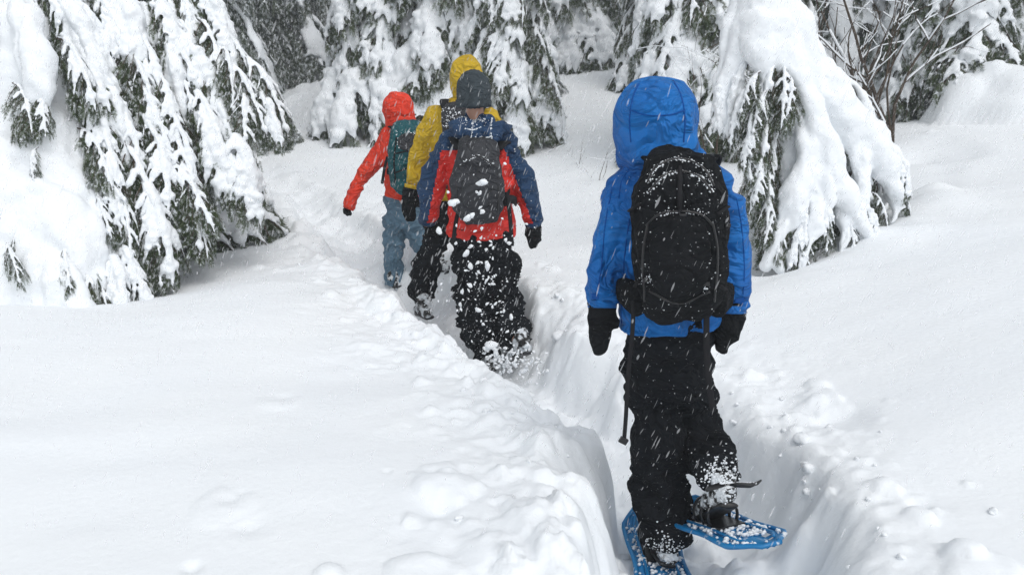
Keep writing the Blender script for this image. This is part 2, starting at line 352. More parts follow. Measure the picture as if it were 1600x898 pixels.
# ------------------------------------------------------------ boughs (prototypes)
def frond(n=12):
    v = []; f = []
    rr = random.Random(n)
    v += [(0, -.008, 0), (0, .008, 0), (1, 0, 0)]; f.append((0, 1, 2))
    for k in range(n):
        s = (k + .5) / n; l = .24 * (1 - .5 * s) + .03
        for sg in (-1, 1):
            a = R(rr.uniform(35, 60)); b = len(v); zj = rr.uniform(-.06, .03); j = rr.uniform(-.02, .02)
            v += [(s + j - .022, 0, 0), (s + j + .03, 0, 0), (s + j + l * math.cos(a), sg * l * math.sin(a), zj)]; f.append((b, b + 1, b + 2))
    return np.array(v, float), np.array(f, int)
FV, FF = frond(12)
def fronds(pos, dr, sc, r_):
    """All fronds at once: positions, directions, sizes -> verts, tris."""
    pos = np.array(pos); d = np.array(dr); d /= np.linalg.norm(d, axis=1)[:, None] + 1e-9; sc = np.array(sc)
    q = np.random.default_rng(r_).normal(size=d.shape); q[:, 2] *= .5
    w = np.cross(d, q); w /= np.linalg.norm(w, axis=1)[:, None] + 1e-9; n = np.cross(w, d)
    v = pos[:, None] + sc[:, None, None] * (FV[None, :, 0:1] * d[:, None] + FV[None, :, 1:2] * w[:, None] + FV[None, :, 2:3] * n[:, None])
    f = FF[None] + (np.arange(len(pos)) * len(FV))[:, None, None]
    return v.reshape(-1, 3), f.reshape(-1, 3)
def bough_proto(seed, heavy=.5, dens=1.0, voxel=.016):
    """Base at the origin, tip near (.78, 0, -.62). Returns (foliage mesh, snow mesh)."""
    r = random.Random(seed)
    bend = r.uniform(1.5, 2.0); sway = r.uniform(-.08, .08)
    def spine(s): return Vector((.80 * s ** .92, sway * math.sin(3 * s), .07 * math.sin(s * 3) * (1 - s) - .62 * s ** bend))
    sn = Geo(); tw = Geo(); fp, fd, fs = [], [], []
    N = 12; sp = [spine(i / N) for i in range(N + 1)]
    tw.tube(sp, [.014 * (1 - .8 * i / N) for i in range(N + 1)], n=5)
    twigs = [[spine(i / N) for i in range(N + 1)]]
    ns = r.randint(6, 8)
    for k in range(ns * 2):
        s0 = .10 + .82 * (k + r.uniform(0, .9)) / (ns * 2); sg = 1 if k % 2 else -1
        l = (.27 * math.sin(math.pi * min(1, (s0 * .9 + .16))) + .05) * r.uniform(.6, 1.2)
        a = R(r.uniform(28, 52)); b0 = spine(s0); t = (spine(min(1, s0 + .05)) - b0).normalized()
        d = Vector((t.x * math.cos(a), sg * math.sin(a), t.z * math.cos(a) * .8)); dz = r.uniform(.5, 1.0)
        twigs.append([b0 + d * (l * q) + Vector((0, 0, -dz * l * q ** 1.8)) for q in (0, .2, .4, .6, .8, 1)])
    for ti, t in enumerate(twigs):
        m = len(t) - 1; L_ = sum((t[i + 1] - t[i]).length for i in range(m))
        if ti: tw.tube(t, [.006, .005, .005, .004, .003, .002], n=4)
        cnt = int((34 if ti == 0 else 14 + 50 * L_) * dens)
        for k in range(cnt):
            q = r.random() ** .8; x = q * m; i = min(m - 1, int(x)); p = t[i].lerp(t[i + 1], x - i); td = (t[i + 1] - t[i]).normalized()
            fp.append(p + Vector((r.gauss(0, .012), r.gauss(0, .016), r.uniform(-.03, .004))))
            sd = r.choice((-1, 1)); lat = td.cross(Vector((0, 0, 1)))
            fd.append(td * r.uniform(.3, .9) + lat * sd * r.uniform(0, .8) + Vector((0, 0, r.uniform(-1.3, -.1)))); fs.append(r.uniform(.06, .15))
        # snow riding on this twig
        if ti and r.random() > .50 + .5 * heavy: continue
        if ti: t = t[:4 + (r.random() < heavy) + (r.random() < heavy)]; m = len(t) - 1
        rad = (.046 if ti == 0 else .032) * (.5 + .8 * heavy) * r.uniform(.75, 1.2)
        pp, rr_ = [], []
        for i, p in enumerate(t):
            s = i / m; w = math.sin(math.pi * min(1, s * .80 + .17)) ** .6 * r.uniform(.75, 1.25)
            if ti == 0 and s < .1: w *= .6
            k_ = rad * w
            pp.append(p + Vector((.25 * k_, 0, k_ * .75))); rr_.append((k_ * 1.15, k_ * .72))
        sn.tube(pp, rr_, side=(0, 1, 0) if ti == 0 else (t[-1] - t[0]).cross(Vector((0, 0, 1))).normalized(), n=10)
        for i in range(1 + int(2 * heavy)):
            q = r.uniform(.15, .85) * m; j = min(m - 1, int(q)); p = t[j].lerp(t[j + 1], q - j); k_ = rad * r.uniform(.8, 1.35)
            sn.ball(p + Vector((0, 0, k_ * .7)), (k_ * 1.1, k_, k_ * .8), 8, 6)
    tv = np.concatenate(tw.v); v, f = fronds(fp, fd, fs, seed)
    o = len(v); allf = [tuple(x) for x in f.tolist()] + [tuple(i + o for i in q) for q in tw.f]
    fm = mesh('bough', np.concatenate([v, tv]), allf, smooth=False); nleaf = len(f)
    mi = np.zeros(len(fm.polygons), dtype=np.int32); mi[nleaf:] = 1
    fm.materials.append(M_leaf); fm.materials.append(M_twig)
    if len(mi) == len(fm.polygons): fm.polygons.foreach_set('material_index', mi)
    sm = fuse(sn, 'snow_load', voxel, 3, lambda c, n: .013 * fbm(c * 16 + seed, 3) - .006 * np.clip(-n[:, 2], 0, 1))
    sm.materials.append(M_snow)
    return fm, sm
LIGHT = [bough_proto(10 + k, .2 + .15 * (k % 3), 1.15, .013) for k in range(6)]
HEAVY = [bough_proto(30 + k, .8 + .15 * k, 1.0, .014) for k in range(4)]
PTIP = Vector((.80, 0, -.62)); PL = PTIP.length; PE = math.atan2(PTIP.z, PTIP.x)
def bough_matrix(a, b, wide=1.0, roll=0):
    d = b - a; az = math.atan2(d.y, d.x); el = math.atan2(d.z, math.hypot(d.x, d.y)); s = d.length / PL
    return Matrix.Translation(a) @ Matrix.Rotation(az, 4, 'Z') @ Matrix.Rotation(PE - el, 4, 'Y') @ Matrix.Rotation(roll, 4, 'X') @ Matrix.Diagonal((s, s * wide, s, 1))
def place_bough(root, a, b, proto, wide=1.0, roll=0):
    M = Matrix.Translation(-root.location) @ bough_matrix(Vector(a), Vector(b), wide, roll)
    o = bpy.data.objects.new('bough', proto[0]); C.objects.link(o); o.parent = root; o.matrix_local = M
    s = bpy.data.objects.new('snow_load', proto[1]); C.objects.link(s); s.parent = o; s['kind'] = 'stuff'
    return o
def trunk_mesh(h, r0, lean=(0, 0), seed=0):
    g = Geo(); n = 14
    pts = [Vector((lean[0] * (i / n) ** 1.5 + .03 * math.sin(i * 1.3 + seed), lean[1] * (i / n) ** 1.5 + .03 * math.cos(i * 1.1 + seed), h * i / n)) for i in range(n + 1)]
    g.tube(pts, [r0 * (1.25 if i == 0 else 1) * (1 - .93 * i / n) for i in range(n + 1)], n=12)
    return g.mesh('trunk'), pts
def conifer(x, y, h, rad, n, label, seed, heavy=.3, group=None, z0=.15, droop=(.75, 1.15), lean=(0, 0), trunk_r=None, name='conifer', skip=None, wide=1.0, top=1.0, zb=None):
    """Trunk with drooping boughs, longest low down; every bough an object of its own with its snow."""
    r = random.Random(seed); zg = gz(x, y) if zb is None else zb
    root = empty(name, (x, y, zg - .15), label, 'tree', group)
    tm, tp = trunk_mesh(h, trunk_r or (.05 + .022 * h), lean, seed); link('trunk', tm, root, M_bark, world=False)
    az = r.uniform(0, 6.28)
    for k in range(n):
        t = (k + .5) / n; z = z0 + (h * .97 - z0) * t ** top; az += 2.39996 + r.uniform(-.35, .35)
        L_ = rad * (1 - t ** 1.15) * r.uniform(.8, 1.15) + .16
        f = z / h * 14; i = min(13, int(f)); c = tp[i].lerp(tp[i + 1], f - i)
        dr = r.uniform(*droop) * (1 - .35 * t); a = root.location + c
        b = a + Vector((math.cos(az) * L_, math.sin(az) * L_, -L_ * dr))
        gb = gz(b.x, b.y) - .03
        if b.z < gb: b.z = gb
        if skip and skip(a, b): continue
        place_bough(root, a, b, r.choice(HEAVY) if r.random() < heavy else r.choice(LIGHT), wide * r.uniform(.85, 1.2), r.uniform(-.25, .25))
    return root
CONIFERS = True
def at(u, v, y):
    p = P(u, v, y); return p.x, p.y
# trees beyond the group, left to right: base pixel on the snow, height, reach, boughs
for (u, v, h, rad, n, lab, sd, hv, z0, dr) in [
    (600, 200, 5.2, .85, 120, 'drooping snow-laden conifer standing behind the red-jacketed hiker', 1, .3, .95, (1.1, 1.7)),
    (690, 215, 5.4, 1.0, 120, 'snowy conifer behind the yellow hood, between two darker drooping trees', 2, .4, .4, (1.1, 1.7)),
    (800, 238, 5.0, .5, 130, 'narrow snow-laden conifer with bare lower trunk right of the grey beanie', 3, .45, .95, (1.2, 1.9)),
    (900, 92, 5.6, 1.2, 110, 'broad snow-heavy conifer on the slope left of the blue hood', 4, .85, .3, (1.1, 1.6)),
    (1078, 235, 5.0, .66, 130, 'snowy conifer just right behind the blue hood', 5, .35, .8, (1.1, 1.7)),
    (1015, 130, 5.4, .65, 100, 'snow-bent conifer on the slope directly behind the blue hood', 6, .6, .35, (1.1, 1.6)),
    (1480, 178, 5.0, .95, 105, 'conifer with thick snow pads behind the rounded mound at upper right', 7, .12, .5, (1.2, 1.8)),
    (1150, 215, 5.4, 1.0, 110, 'snowy conifer partly hidden behind the big tented tree', 8, .5, .3, (1.1, 1.6)),
    (640, 175, 5.8, 1.2, 90, 'snowy conifer filling the gap behind the red hood', 9, .5, .3, (1.1, 1.6)),
    (755, 190, 5.8, 1.1, 90, 'snowy conifer rising behind the yellow hood and grey beanie', 10, .5, .3, (1.1, 1.6))]:
    x, y = cast(u, v); print('TREE', u, round(x, 1), round(y, 1)); conifer(x, y, h, rad, n, lab, sd, hv, z0=z0, droop=dr)

# far forest: three crowns shared by many trees
def crown_proto(seed, h=7.0, rad=1.6, n=54, pool=(0, 1, 2, 3)):
    r = random.Random(seed); tm, tp = trunk_mesh(h, .2, (0, 0), seed); az = 0
    lv, lf, sv, sf, o1, o2 = [], [], [], [], 0, 0
    for k in range(n):
        t = (k + .5) / n; z = .4 + (h * .97 - .4) * t; az += 2.39996 + r.uniform(-.3, .3); L_ = rad * (1 - t) * r.uniform(.8, 1.15) + .2
        a = Vector((0, 0, z)); b = a + Vector((math.cos(az) * L_, math.sin(az) * L_, -L_ * r.uniform(.9, 1.5)))
        if b.z < .05: b.z = .05
        pr = FAR[r.choice(pool)]; M = np.array(bough_matrix(a, b, r.uniform(.9, 1.3)))
        for (arr, me) in ((0, pr[0]), (1, pr[1])):
            v, f = me
            v = v @ M[:3, :3].T + M[:3, 3]
            if arr == 0: lv.append(v); lf.append(f + o1); o1 += len(v)
            else: sv.append(v); sf.append(f + o2); o2 += len(v)
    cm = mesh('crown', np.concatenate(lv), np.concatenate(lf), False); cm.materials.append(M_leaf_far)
    sm = mesh('snow_load', np.concatenate(sv), np.concatenate(sf)); sm.materials.append(M_snow)
    return tm, cm, sm
def arrs(me):
    me.calc_loop_triangles(); t = np.empty(len(me.loop_triangles) * 3, dtype=np.int32); me.loop_triangles.foreach_get('vertices', t); return co(me), t.reshape(-1, 3)
FAR = []
for k in range(4):
    a, b = bough_proto(60 + k, .04 + .26 * k, .85, .032); FAR.append((arrs(a), arrs(b)))
FT = [crown_proto(80 + k) for k in range(3)] + [crown_proto(90, pool=(0, 1, 2))]
for t in FT: t[0].materials.append(M_bark)
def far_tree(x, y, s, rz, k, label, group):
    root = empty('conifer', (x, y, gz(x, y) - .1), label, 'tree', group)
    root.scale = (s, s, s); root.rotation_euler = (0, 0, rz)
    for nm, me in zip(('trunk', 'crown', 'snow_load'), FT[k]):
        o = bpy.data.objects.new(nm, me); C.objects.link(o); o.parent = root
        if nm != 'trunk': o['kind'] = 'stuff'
fr = random.Random(12)
placed = []
row = [(395, 13.5, 'slender misty conifer just right of the near left tree boughs'), (455, 14.2, 'misty conifer in the gap above the snowy slope at upper left'), (505, 15.5, 'greyish conifer at the top of the slope left of the red hiker'),
       (345, 12.5, 'shadowy conifer behind the drooping boughs of the near left tree')]
for i, (u, yy, lab) in enumerate(row):
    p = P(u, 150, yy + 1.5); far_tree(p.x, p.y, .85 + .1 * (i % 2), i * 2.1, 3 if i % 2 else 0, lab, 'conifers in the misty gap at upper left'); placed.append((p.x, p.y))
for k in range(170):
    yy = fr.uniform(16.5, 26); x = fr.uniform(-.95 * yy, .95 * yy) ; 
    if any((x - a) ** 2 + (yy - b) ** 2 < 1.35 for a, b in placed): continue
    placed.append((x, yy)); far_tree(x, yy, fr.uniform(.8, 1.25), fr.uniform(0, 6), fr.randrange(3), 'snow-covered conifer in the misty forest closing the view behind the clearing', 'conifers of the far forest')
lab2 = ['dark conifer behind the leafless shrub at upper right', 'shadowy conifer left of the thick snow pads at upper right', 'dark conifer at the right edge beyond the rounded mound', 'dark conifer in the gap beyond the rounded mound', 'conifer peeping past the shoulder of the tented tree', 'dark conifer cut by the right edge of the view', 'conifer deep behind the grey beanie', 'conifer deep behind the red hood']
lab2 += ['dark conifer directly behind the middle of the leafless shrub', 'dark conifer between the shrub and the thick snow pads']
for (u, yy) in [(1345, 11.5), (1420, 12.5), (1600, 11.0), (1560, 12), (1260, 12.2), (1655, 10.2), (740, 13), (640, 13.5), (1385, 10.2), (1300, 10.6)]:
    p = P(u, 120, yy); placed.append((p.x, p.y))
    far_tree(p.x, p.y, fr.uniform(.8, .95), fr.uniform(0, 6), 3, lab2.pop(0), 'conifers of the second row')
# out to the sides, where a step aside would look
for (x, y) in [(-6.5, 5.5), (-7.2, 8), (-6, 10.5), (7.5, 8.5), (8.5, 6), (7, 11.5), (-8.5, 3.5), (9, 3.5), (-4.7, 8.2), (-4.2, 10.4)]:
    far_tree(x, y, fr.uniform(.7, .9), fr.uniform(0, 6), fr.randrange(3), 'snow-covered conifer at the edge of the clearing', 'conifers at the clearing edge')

# ------------------------------------------------------------ near left: drooping tree and snow-buried young tree
def hero_boughs(root, lst, seed, heavy):
    r = random.Random(seed)
    for (u0, v0, y0, u1, v1, y1, w) in lst:
        place_bough(root, P(u0, v0, y0), P(u1, v1, y1), r.choice(HEAVY) if r.random() < heavy else r.choice(LIGHT), w, r.uniform(-.2, .2))
x, y = at(215, 420, 6.2)
lt = conifer(x, y, 5.2, 1.15, 190, 'large drooping conifer at left with long snow-laden boughs sweeping down', 21, .22, z0=.5, droop=(1.3, 2.1), wide=.85)
hr = random.Random(77); L_ = []
# long outer boughs, then rows of shorter ones hanging along the outline seen in the photograph
for (a, b, n, ya, yb) in [((250, -70), (442, 228), 7, 5.9, 5.4), ((190, -60), (405, 338), 9, 5.8, 5.2), ((120, -80), (335, 400), 9, 5.6, 4.95), ((60, -80), (262, 455), 8, 5.4, 4.75)]:
    for k in range(n):
        t0 = k / n * .8; t1 = min(1, t0 + hr.uniform(.26, .36)); f = lambda t, j: a[j] + (b[j] - a[j]) * (t ** (.85 if j == 0 else 1.15))
        L_.append((f(t0, 0) + hr.gauss(0, 8), f(t0, 1), ya + (yb - ya) * t0, f(t1, 0) + hr.gauss(0, 8), f(t1, 1) + hr.uniform(0, 20), ya + (yb - ya) * t1, hr.uniform(.75, 1.05)))
        L_.append((f(t0, 0) - 20 + hr.gauss(0, 8), f(t0, 1) + 10, ya + (yb - ya) * t0 - .05, f(t0, 0) + hr.uniform(0, 40), f(t0, 1) + hr.uniform(110, 160), ya + (yb - ya) * t1 - .12, hr.uniform(.7, 1.0)))
L_ += [(300, 330, 5.1, 330, 410, 4.9, .8), (150, 250, 5.1, 200, 380, 4.75, .8), (180, 300, 5.1, 215, 430, 4.72, .8), (200, 360, 5.0, 230, 480, 4.65, .8), (165, 350, 5.0, 190, 490, 4.6, .8), (240, 380, 4.95, 260, 455, 4.7, .9), (230, 300, 5.05, 262, 400, 4.75, .8),
       (120, 60, 5.3, 190, 230, 4.9, .8), (90, 0, 5.3, 150, 160, 4.95, .8), (250, 250, 5.3, 300, 345, 4.95, .9), (345, 250, 5.5, 400, 340, 5.2, .7), (395, 150, 5.6, 444, 232, 5.35, .6), (330, 200, 5.5, 385, 300, 5.2, .8)]
hero_boughs(lt, L_, 5, .16)

def tent(root, lobes, voxel, seed, disp=.022, holes=()):
    """Thick fused snow mantle: lobes = lists of (u, v, y, rw, rd)."""
    g = Geo()
    for lb in lobes:
        sp = smooth_path([(*P(a, b, c), rw, rd) for a, b, c, rw, rd in lb], 4)
        g.tube([s[:3] for s in sp], [(s[3] * (1 + .12 * math.sin(i * 1.7 + seed)), s[4]) for i, s in enumerate(sp)], n=14)
    def dsp(c, n):
        return disp * 1.7 * fbm(c * 3.1 + seed, 3) + disp * .9 * fbm(c * 8 + seed, 4) - disp * 1.6 * np.clip(.22 - np.abs(noise(c * np.array([4.5, 4.5, 1.6]) + seed)), 0, 1) / .22
    me = fuse(g, 'snow_mantle', voxel, 6, dsp)
    return link('snow_mantle', me, root, M_snow)
xb, yb = at(60, 470, 5.0)
bt = empty('buried_conifer', (xb, yb, gz(xb, yb) - .1), 'young conifer buried under a thick white snow mantle at the left edge', 'tree')
tm, tp = trunk_mesh(2.6, .09, (-.1, .1), 3); link('trunk', tm, bt, M_bark, world=False)
tent(bt, [
    [(-20, -60, 5.1, .10, .12), (25, 100, 4.95, .17, .16), (60, 260, 4.8, .26, .22), (90, 400, 4.5, .28, .22), (80, 530, 4.4, .28, .2)],
    [(20, -40, 5.2, .09, .1), (75, 100, 5.1, .12, .12), (120, 220, 5.0, .15, .14), (155, 330, 4.85, .17, .15), (178, 430, 4.62, .11, .12), (185, 510, 4.45, .07, .08)],
    [(-60, 60, 5.1, .2, .15), (-40, 250, 4.8, .28, .2), (-10, 420, 4.45, .32, .22), (0, 530, 4.35, .3, .2)],
    [(40, 20, 4.9, .09, .09), (62, 120, 4.75, .12, .1), (70, 180, 4.72, .07, .07)],
    [(95, 380, 4.6, .08, .08), (105, 440, 4.5, .09, .09), (110, 500, 4.45, .09, .09)],
    [(30, 420, 4.4, .13, .1), (25, 470, 4.3, .15, .12), (20, 520, 4.25, .15, .12)],
    [(130, 300, 4.75, .1, .08), (150, 360, 4.6, .09, .08), (145, 420, 4.5, .06, .06)], [(60, 330, 4.6, .1, .1), (105, 400, 4.4, .08, .08), (125, 470, 4.28, .07, .07), (132, 495, 4.25, .05, .05)], [(10, 230, 4.65, .12, .1), (5, 320, 4.5, .12, .1), (-5, 400, 4.4, .1, .1)],
], .022, 4)
hero_boughs(bt, [(20, 130, 4.75, 60, 215, 4.6, 1.1), (60, 140, 4.75, 80, 215, 4.62, 1.0), (120, 200, 4.9, 185, 300, 4.7, .8), (140, 330, 4.8, 190, 470, 4.55, .8), (130, 380, 4.7, 165, 490, 4.5, .9), (70, 400, 4.6, 80, 480, 4.38, .8),
                 (100, 400, 4.5, 135, 500, 4.25, .8), (150, 430, 4.55, 165, 500, 4.3, .8), (60, 410, 4.4, 85, 490, 4.22, .7), (170, 400, 4.6, 205, 500, 4.4, .8), (190, 380, 4.7, 235, 485, 4.5, .8), (60, 230, 4.62, 55, 290, 4.5, .6), (10, 380, 4.3, 30, 450, 4.12, .7), (100, 380, 4.45, 112, 460, 4.22, .7), (150, 400, 4.6, 130, 490, 4.22, .7), (40, 340, 4.5, 20, 400, 4.3, .6), (110, 330, 4.6, 130, 400, 4.4, .5), (15, 220, 4.7, 5, 280, 4.55, .7), (150, 300, 4.75, 165, 380, 4.55, .6), (30, 170, 4.75, 30, 225, 4.55, 1.0), (90, 60, 5.0, 150, 180, 4.8, .7), (165, 250, 4.9, 200, 420, 4.65, .6), (150, 410, 4.7, 195, 495, 4.5, .7)], 8, .15)

# ------------------------------------------------------------ near right: tented tree
xr, yr = at(1265, 390, 5.5)
rt = empty('tented_conifer', (xr, yr, gz(xr, yr) - .1), 'bent conifer wrapped in a thick smooth tent of snow right of the blue hiker', 'tree')
tm, tp = trunk_mesh(1.9, .07, (-.36, .0), 6); link('trunk', tm, rt, M_bark, world=False)
tent(rt, [
    [(1185, -60, 5.45, .14, .14), (1210, 20, 5.4, .19, .17), (1262, 110, 5.35, .18, .16), (1318, 190, 5.3, .17, .15), (1372, 255, 5.25, .11, .11), (1400, 300, 5.2, .07, .07), (1412, 325, 5.2, .05, .05)],
    [(1180, -40, 5.35, .14, .12), (1205, 60, 5.25, .17, .14), (1245, 140, 5.15, .11, .11), (1285, 220, 5.05, .12, .11), (1312, 290, 5.0, .10, .10), (1345, 345, 4.95, .065, .07), (1362, 385, 4.95, .045, .05)],
    [(1262, 170, 5.15, .09, .09), (1262, 250, 5.0, .10, .09), (1235, 330, 4.9, .09, .09), (1205, 395, 4.85, .05, .06), (1195, 415, 4.85, .035, .04)],
    [(1275, 240, 5.05, .09, .09), (1285, 310, 4.95, .08, .08), (1275, 350, 4.88, .06, .06), (1262, 385, 4.82, .045, .05), (1250, 420, 4.8, .04, .04)],
    [(1165, -60, 5.4, .1, .1), (1160, 30, 5.3, .12, .11), (1140, 110, 5.25, .085, .08), (1128, 165, 5.2, .07, .07), (1134, 210, 5.15, .035, .04)],
    [(1180, 40, 5.2, .12, .1), (1195, 110, 5.1, .06, .06), (1190, 150, 5.05, .04, .04)],
    [(1340, 240, 5.2, .08, .08), (1348, 300, 5.08, .07, .07), (1335, 350, 4.98, .05, .06)],
    [(1350, 200, 5.45, .10, .1), (1395, 240, 5.4, .07, .07), (1418, 285, 5.35, .045, .05), (1420, 310, 5.35, .03, .03)],
    [(1380, 290, 5.3, .05, .05), (1400, 330, 5.2, .045, .05), (1392, 350, 5.15, .03, .03)],
    [(1222, 370, 4.92, .05, .05), (1218, 405, 4.82, .045, .045), (1226, 435, 4.8, .035, .035)],
    [(1310, 330, 5.0, .06, .05), (1320, 365, 4.92, .05, .05), (1312, 395, 4.88, .035, .04)],
], .015, 11, .018)
hero_boughs(rt, [(1215, 85, 5.2, 1180, 250, 4.95, .7), (1225, 100, 5.15, 1215, 210, 4.95, .9), (1190, 150, 5.1, 1160, 300, 4.95, .6), (1200, 180, 5.1, 1180, 340, 4.9, .7), (1215, 110, 5.15, 1240, 180, 4.98, .9),
                 (1200, 250, 5.1, 1190, 390, 4.85, .7), (1180, 130, 5.1, 1150, 240, 5.0, .6), (1230, 320, 5.0, 1205, 415, 4.8, .8), (1215, 200, 5.2, 1200, 330, 5.0, .9),
                 (1220, 260, 5.25, 1215, 420, 5.0, 1.0), (1170, 100, 5.25, 1140, 230, 5.1, .6), (1205, 230, 5.0, 1165, 290, 4.92, .7), (1215, 300, 5.0, 1180, 350, 4.9, .7),
                 (1195, 110, 5.08, 1150, 185, 5.0, 1.1), (1200, 140, 5.02, 1175, 215, 4.93, 1.1), (1190, 200, 4.98, 1165, 270, 4.9, 1.1), (1195, 260, 4.95, 1178, 325, 4.87, 1.1), (1210, 330, 4.92, 1195, 385, 4.82, 1.1), (1235, 120, 5.08, 1232, 185, 4.95, 1.2)], 3, .06)
# shaded inner boughs seen through the gaps, and pads at the ragged hem
hero_boughs(rt, [(1250, 60, 5.6, 1270, 330, 5.2, .9), (1270, 80, 5.6, 1320, 370, 5.2, .9), (1280, 100, 5.7, 1370, 350, 5.35, .9), (1240, 100, 5.6, 1220, 420, 5.05, .9), (1290, 200, 5.4, 1285, 400, 5.0, .9), (1330, 220, 5.5, 1350, 380, 5.1, .9),
                 (1300, 160, 5.8, 1410, 310, 5.5, .9), (1345, 290, 5.15, 1342, 390, 4.95, .9), (1250, 330, 5.0, 1240, 440, 4.78, .9), (1290, 330, 5.0, 1290, 400, 4.85, .9), (1380, 260, 5.35, 1418, 340, 5.2, .8), (1360, 300, 5.2, 1385, 365, 5.02, .8), (1320, 340, 5.0, 1330, 400, 4.86, .9)], 13, .1)
hero_boughs(rt, [(1375, 230, 5.35, 1425, 310, 5.2, .7), (1300, 300, 5.0, 1285, 375, 4.85, .7), (1260, 350, 4.92, 1232, 425, 4.76, .7), (1345, 320, 5.05, 1375, 375, 4.95, .8), (1130, 120, 5.25, 1118, 215, 5.12, .7), (1255, 300, 4.98, 1262, 390, 4.82, .6)], 14, 1)

# ------------------------------------------------------------ bare shrub between the trees at upper right
def limb(g, s, a, d, L_, r0, depth, r_):
    n = 7; p = Vector(a); pts = [p.copy()]; d = Vector(d).normalized()
    for i in range(n):
        d = (d + Vector((r_.gauss(0, .13), r_.gauss(0, .13), r_.gauss(0, .13)))).normalized(); p = p + d * L_ / n; pts.append(p.copy())
    rad = [r0 * (1 - .6 * i / n) for i in range(n + 1)]
    g.tube(pts, rad, n=6)
    for i in range(n):
        hz = abs((pts[i + 1] - pts[i]).normalized().z)
        if hz < .85 and r_.random() < .75: s.tube([pts[i] + Vector((0, 0, rad[i] * 1.1)), pts[i + 1] + Vector((0, 0, rad[i] * 1.1))], [rad[i] * .9 + .003] * 2, n=6)
    if depth:
        for k in range(4 if depth > 1 else 3):
            j = r_.randint(2, n); dd = (d + Vector((r_.uniform(-1, 1), r_.uniform(-.6, .6), r_.uniform(-.5, .9)))).normalized()
            limb(g, s, pts[j], dd, L_ * r_.uniform(.45, .7), rad[j] * .7, depth - 1, r_)
def bare_shrub(u, v, y, label, seed, stems, group=None):
    p = P(u, v, y); p.z = gz(p.x, p.y) - .05
    root = empty('bare_shrub', p, label, 'shrub', group); r_ = random.Random(seed)
    for (dx, dy, dz, L_, r0, dep) in stems:
        g = Geo(); s = Geo(); limb(g, s, p, (dx, dy, dz), L_, r0, dep, r_)
        o = link('branch', g.mesh('branch'), root, M_twig)
        if s.v: link('snow_load', s.mesh('snow_load'), o, M_snow)['kind'] = 'stuff'
bare_shrub(1400, 190, 7.6, 'leafless dark shrub arching behind the tented conifer', 2, [(-1, .1, .55, 1.5, .02, 2), (-.8, 0, .9, 1.6, .024, 2), (-.5, .1, 1.1, 1.6, .022, 2), (-1, -.1, .35, 1.3, .016, 2), (-.2, .2, 1.2, 1.5, .02, 2), (-.9, .1, .75, 1.7, .02, 2), (-.7, -.1, .2, 1.0, .012, 1), (-.4, 0, .6, 1.0, .014, 2), (-1, .1, .7, 1.7, .024, 2), (-.6, 0, .8, 1.7, .022, 2), (-1, 0, .12, 1.2, .018, 2), (-1, .1, .3, 1.5, .02, 2), (-1, 0, .9, 1.7, .02, 2), (-.8, .1, .5, 1.7, .022, 2), (-.3, 0, .9, 1.4, .014, 2)])
bare_shrub(1120, 235, 7.2, 'thin leafless twigs sticking up just right of the blue hood', 6, [(-.3, 0, 1, .9, .01, 2), (.2, 0, 1, .8, .008, 1), (-.7, 0, .6, .7, .008, 1)])
for i, (u, v, y, lab, st) in enumerate([(935, 250, 8.0, 'tuft of bare twigs poking from the snow left of the blue hood', [(.2, 0, 1, .4, .004, 1), (-.5, 0, .8, .35, .003, 1), (.6, 0, .6, .3, .003, 1)]),
                                    (905, 235, 8.8, 'sparse bare twigs on the slope between beanie and blue hood', [(.1, 0, 1, .3, .003, 1), (-.4, 0, .9, .25, .003, 1)]),
                                    (850, 150, 9.6, 'single bare twig reaching sideways from the slope right of the narrow conifer', [(1, 0, .35, .45, .005, 1)])]):
    bare_shrub(u, v, y, lab, 20 + i, st)
# ------------------------------------------------------------ people
def cloth(name, col, var=None, rough=.62, frost=0, bump=.0015, fs=60, spec=.35, crease=.07, cs=5.5):
    m = mat(name, col, rough, spec, var=var, vscale=5, bump=bump, bscale=260, frost=frost, frost_scale=fs)
    N, L = m.node_tree.nodes, m.node_tree.links; tc = N['Texture Coordinate']; bp = N['Bump']
    mp = N.new('ShaderNodeMapping'); mp.inputs['Scale'].default_value = (1, 1, 1.5); L.new(tc.outputs['Object'], mp.inputs[0])
    n = N.new('ShaderNodeTexNoise'); n.inputs['Scale'].default_value = cs; n.inputs['Detail'].default_value = 3; n.inputs['Distortion'].default_value = 1.4; L.new(mp.outputs[0], n.inputs[0])
    a = N.new('ShaderNodeMath'); a.operation = 'SUBTRACT'; a.inputs[1].default_value = .5; L.new(n.outputs[0], a.inputs[0])
    b = N.new('ShaderNodeMath'); b.operation = 'ABSOLUTE'; L.new(a.outputs[0], b.inputs[0])
    c = N.new('ShaderNodeMath'); c.operation = 'MINIMUM'; c.inputs[1].default_value = .16; L.new(b.outputs[0], c.inputs[0])
    b2 = N.new('ShaderNodeBump'); b2.inputs['Distance'].default_value = crease * 5; b2.inputs['Strength'].default_value = .6; L.new(c.outputs[0], b2.inputs['Height']); L.new(bp.outputs[0], b2.inputs['Normal'])
    L.new(b2.outputs[0], N['Principled BSDF'].inputs['Normal']); return m
M_blue = cloth('blue_shell', (.0002, .092, .35), (.0005, .16, .51)); M_black = cloth('black_fabric', (.007, .008, .009), (.012, .013, .015), .9, .24, fs=90, spec=.1)
M_pack = cloth('black_pack_cloth', (.006, .007, .008), (.011, .012, .014), .9, .25, fs=120, spec=.12); M_trs = cloth('black_trousers', (.006, .007, .009), (.011, .013, .016), .9, .25, fs=110, spec=.12)
M_web = mat('webbing', (.012, .012, .014), .8, .2, bump=.0006, bscale=600); M_plastic = mat('black_plastic', (.012, .012, .013), .35, .5)
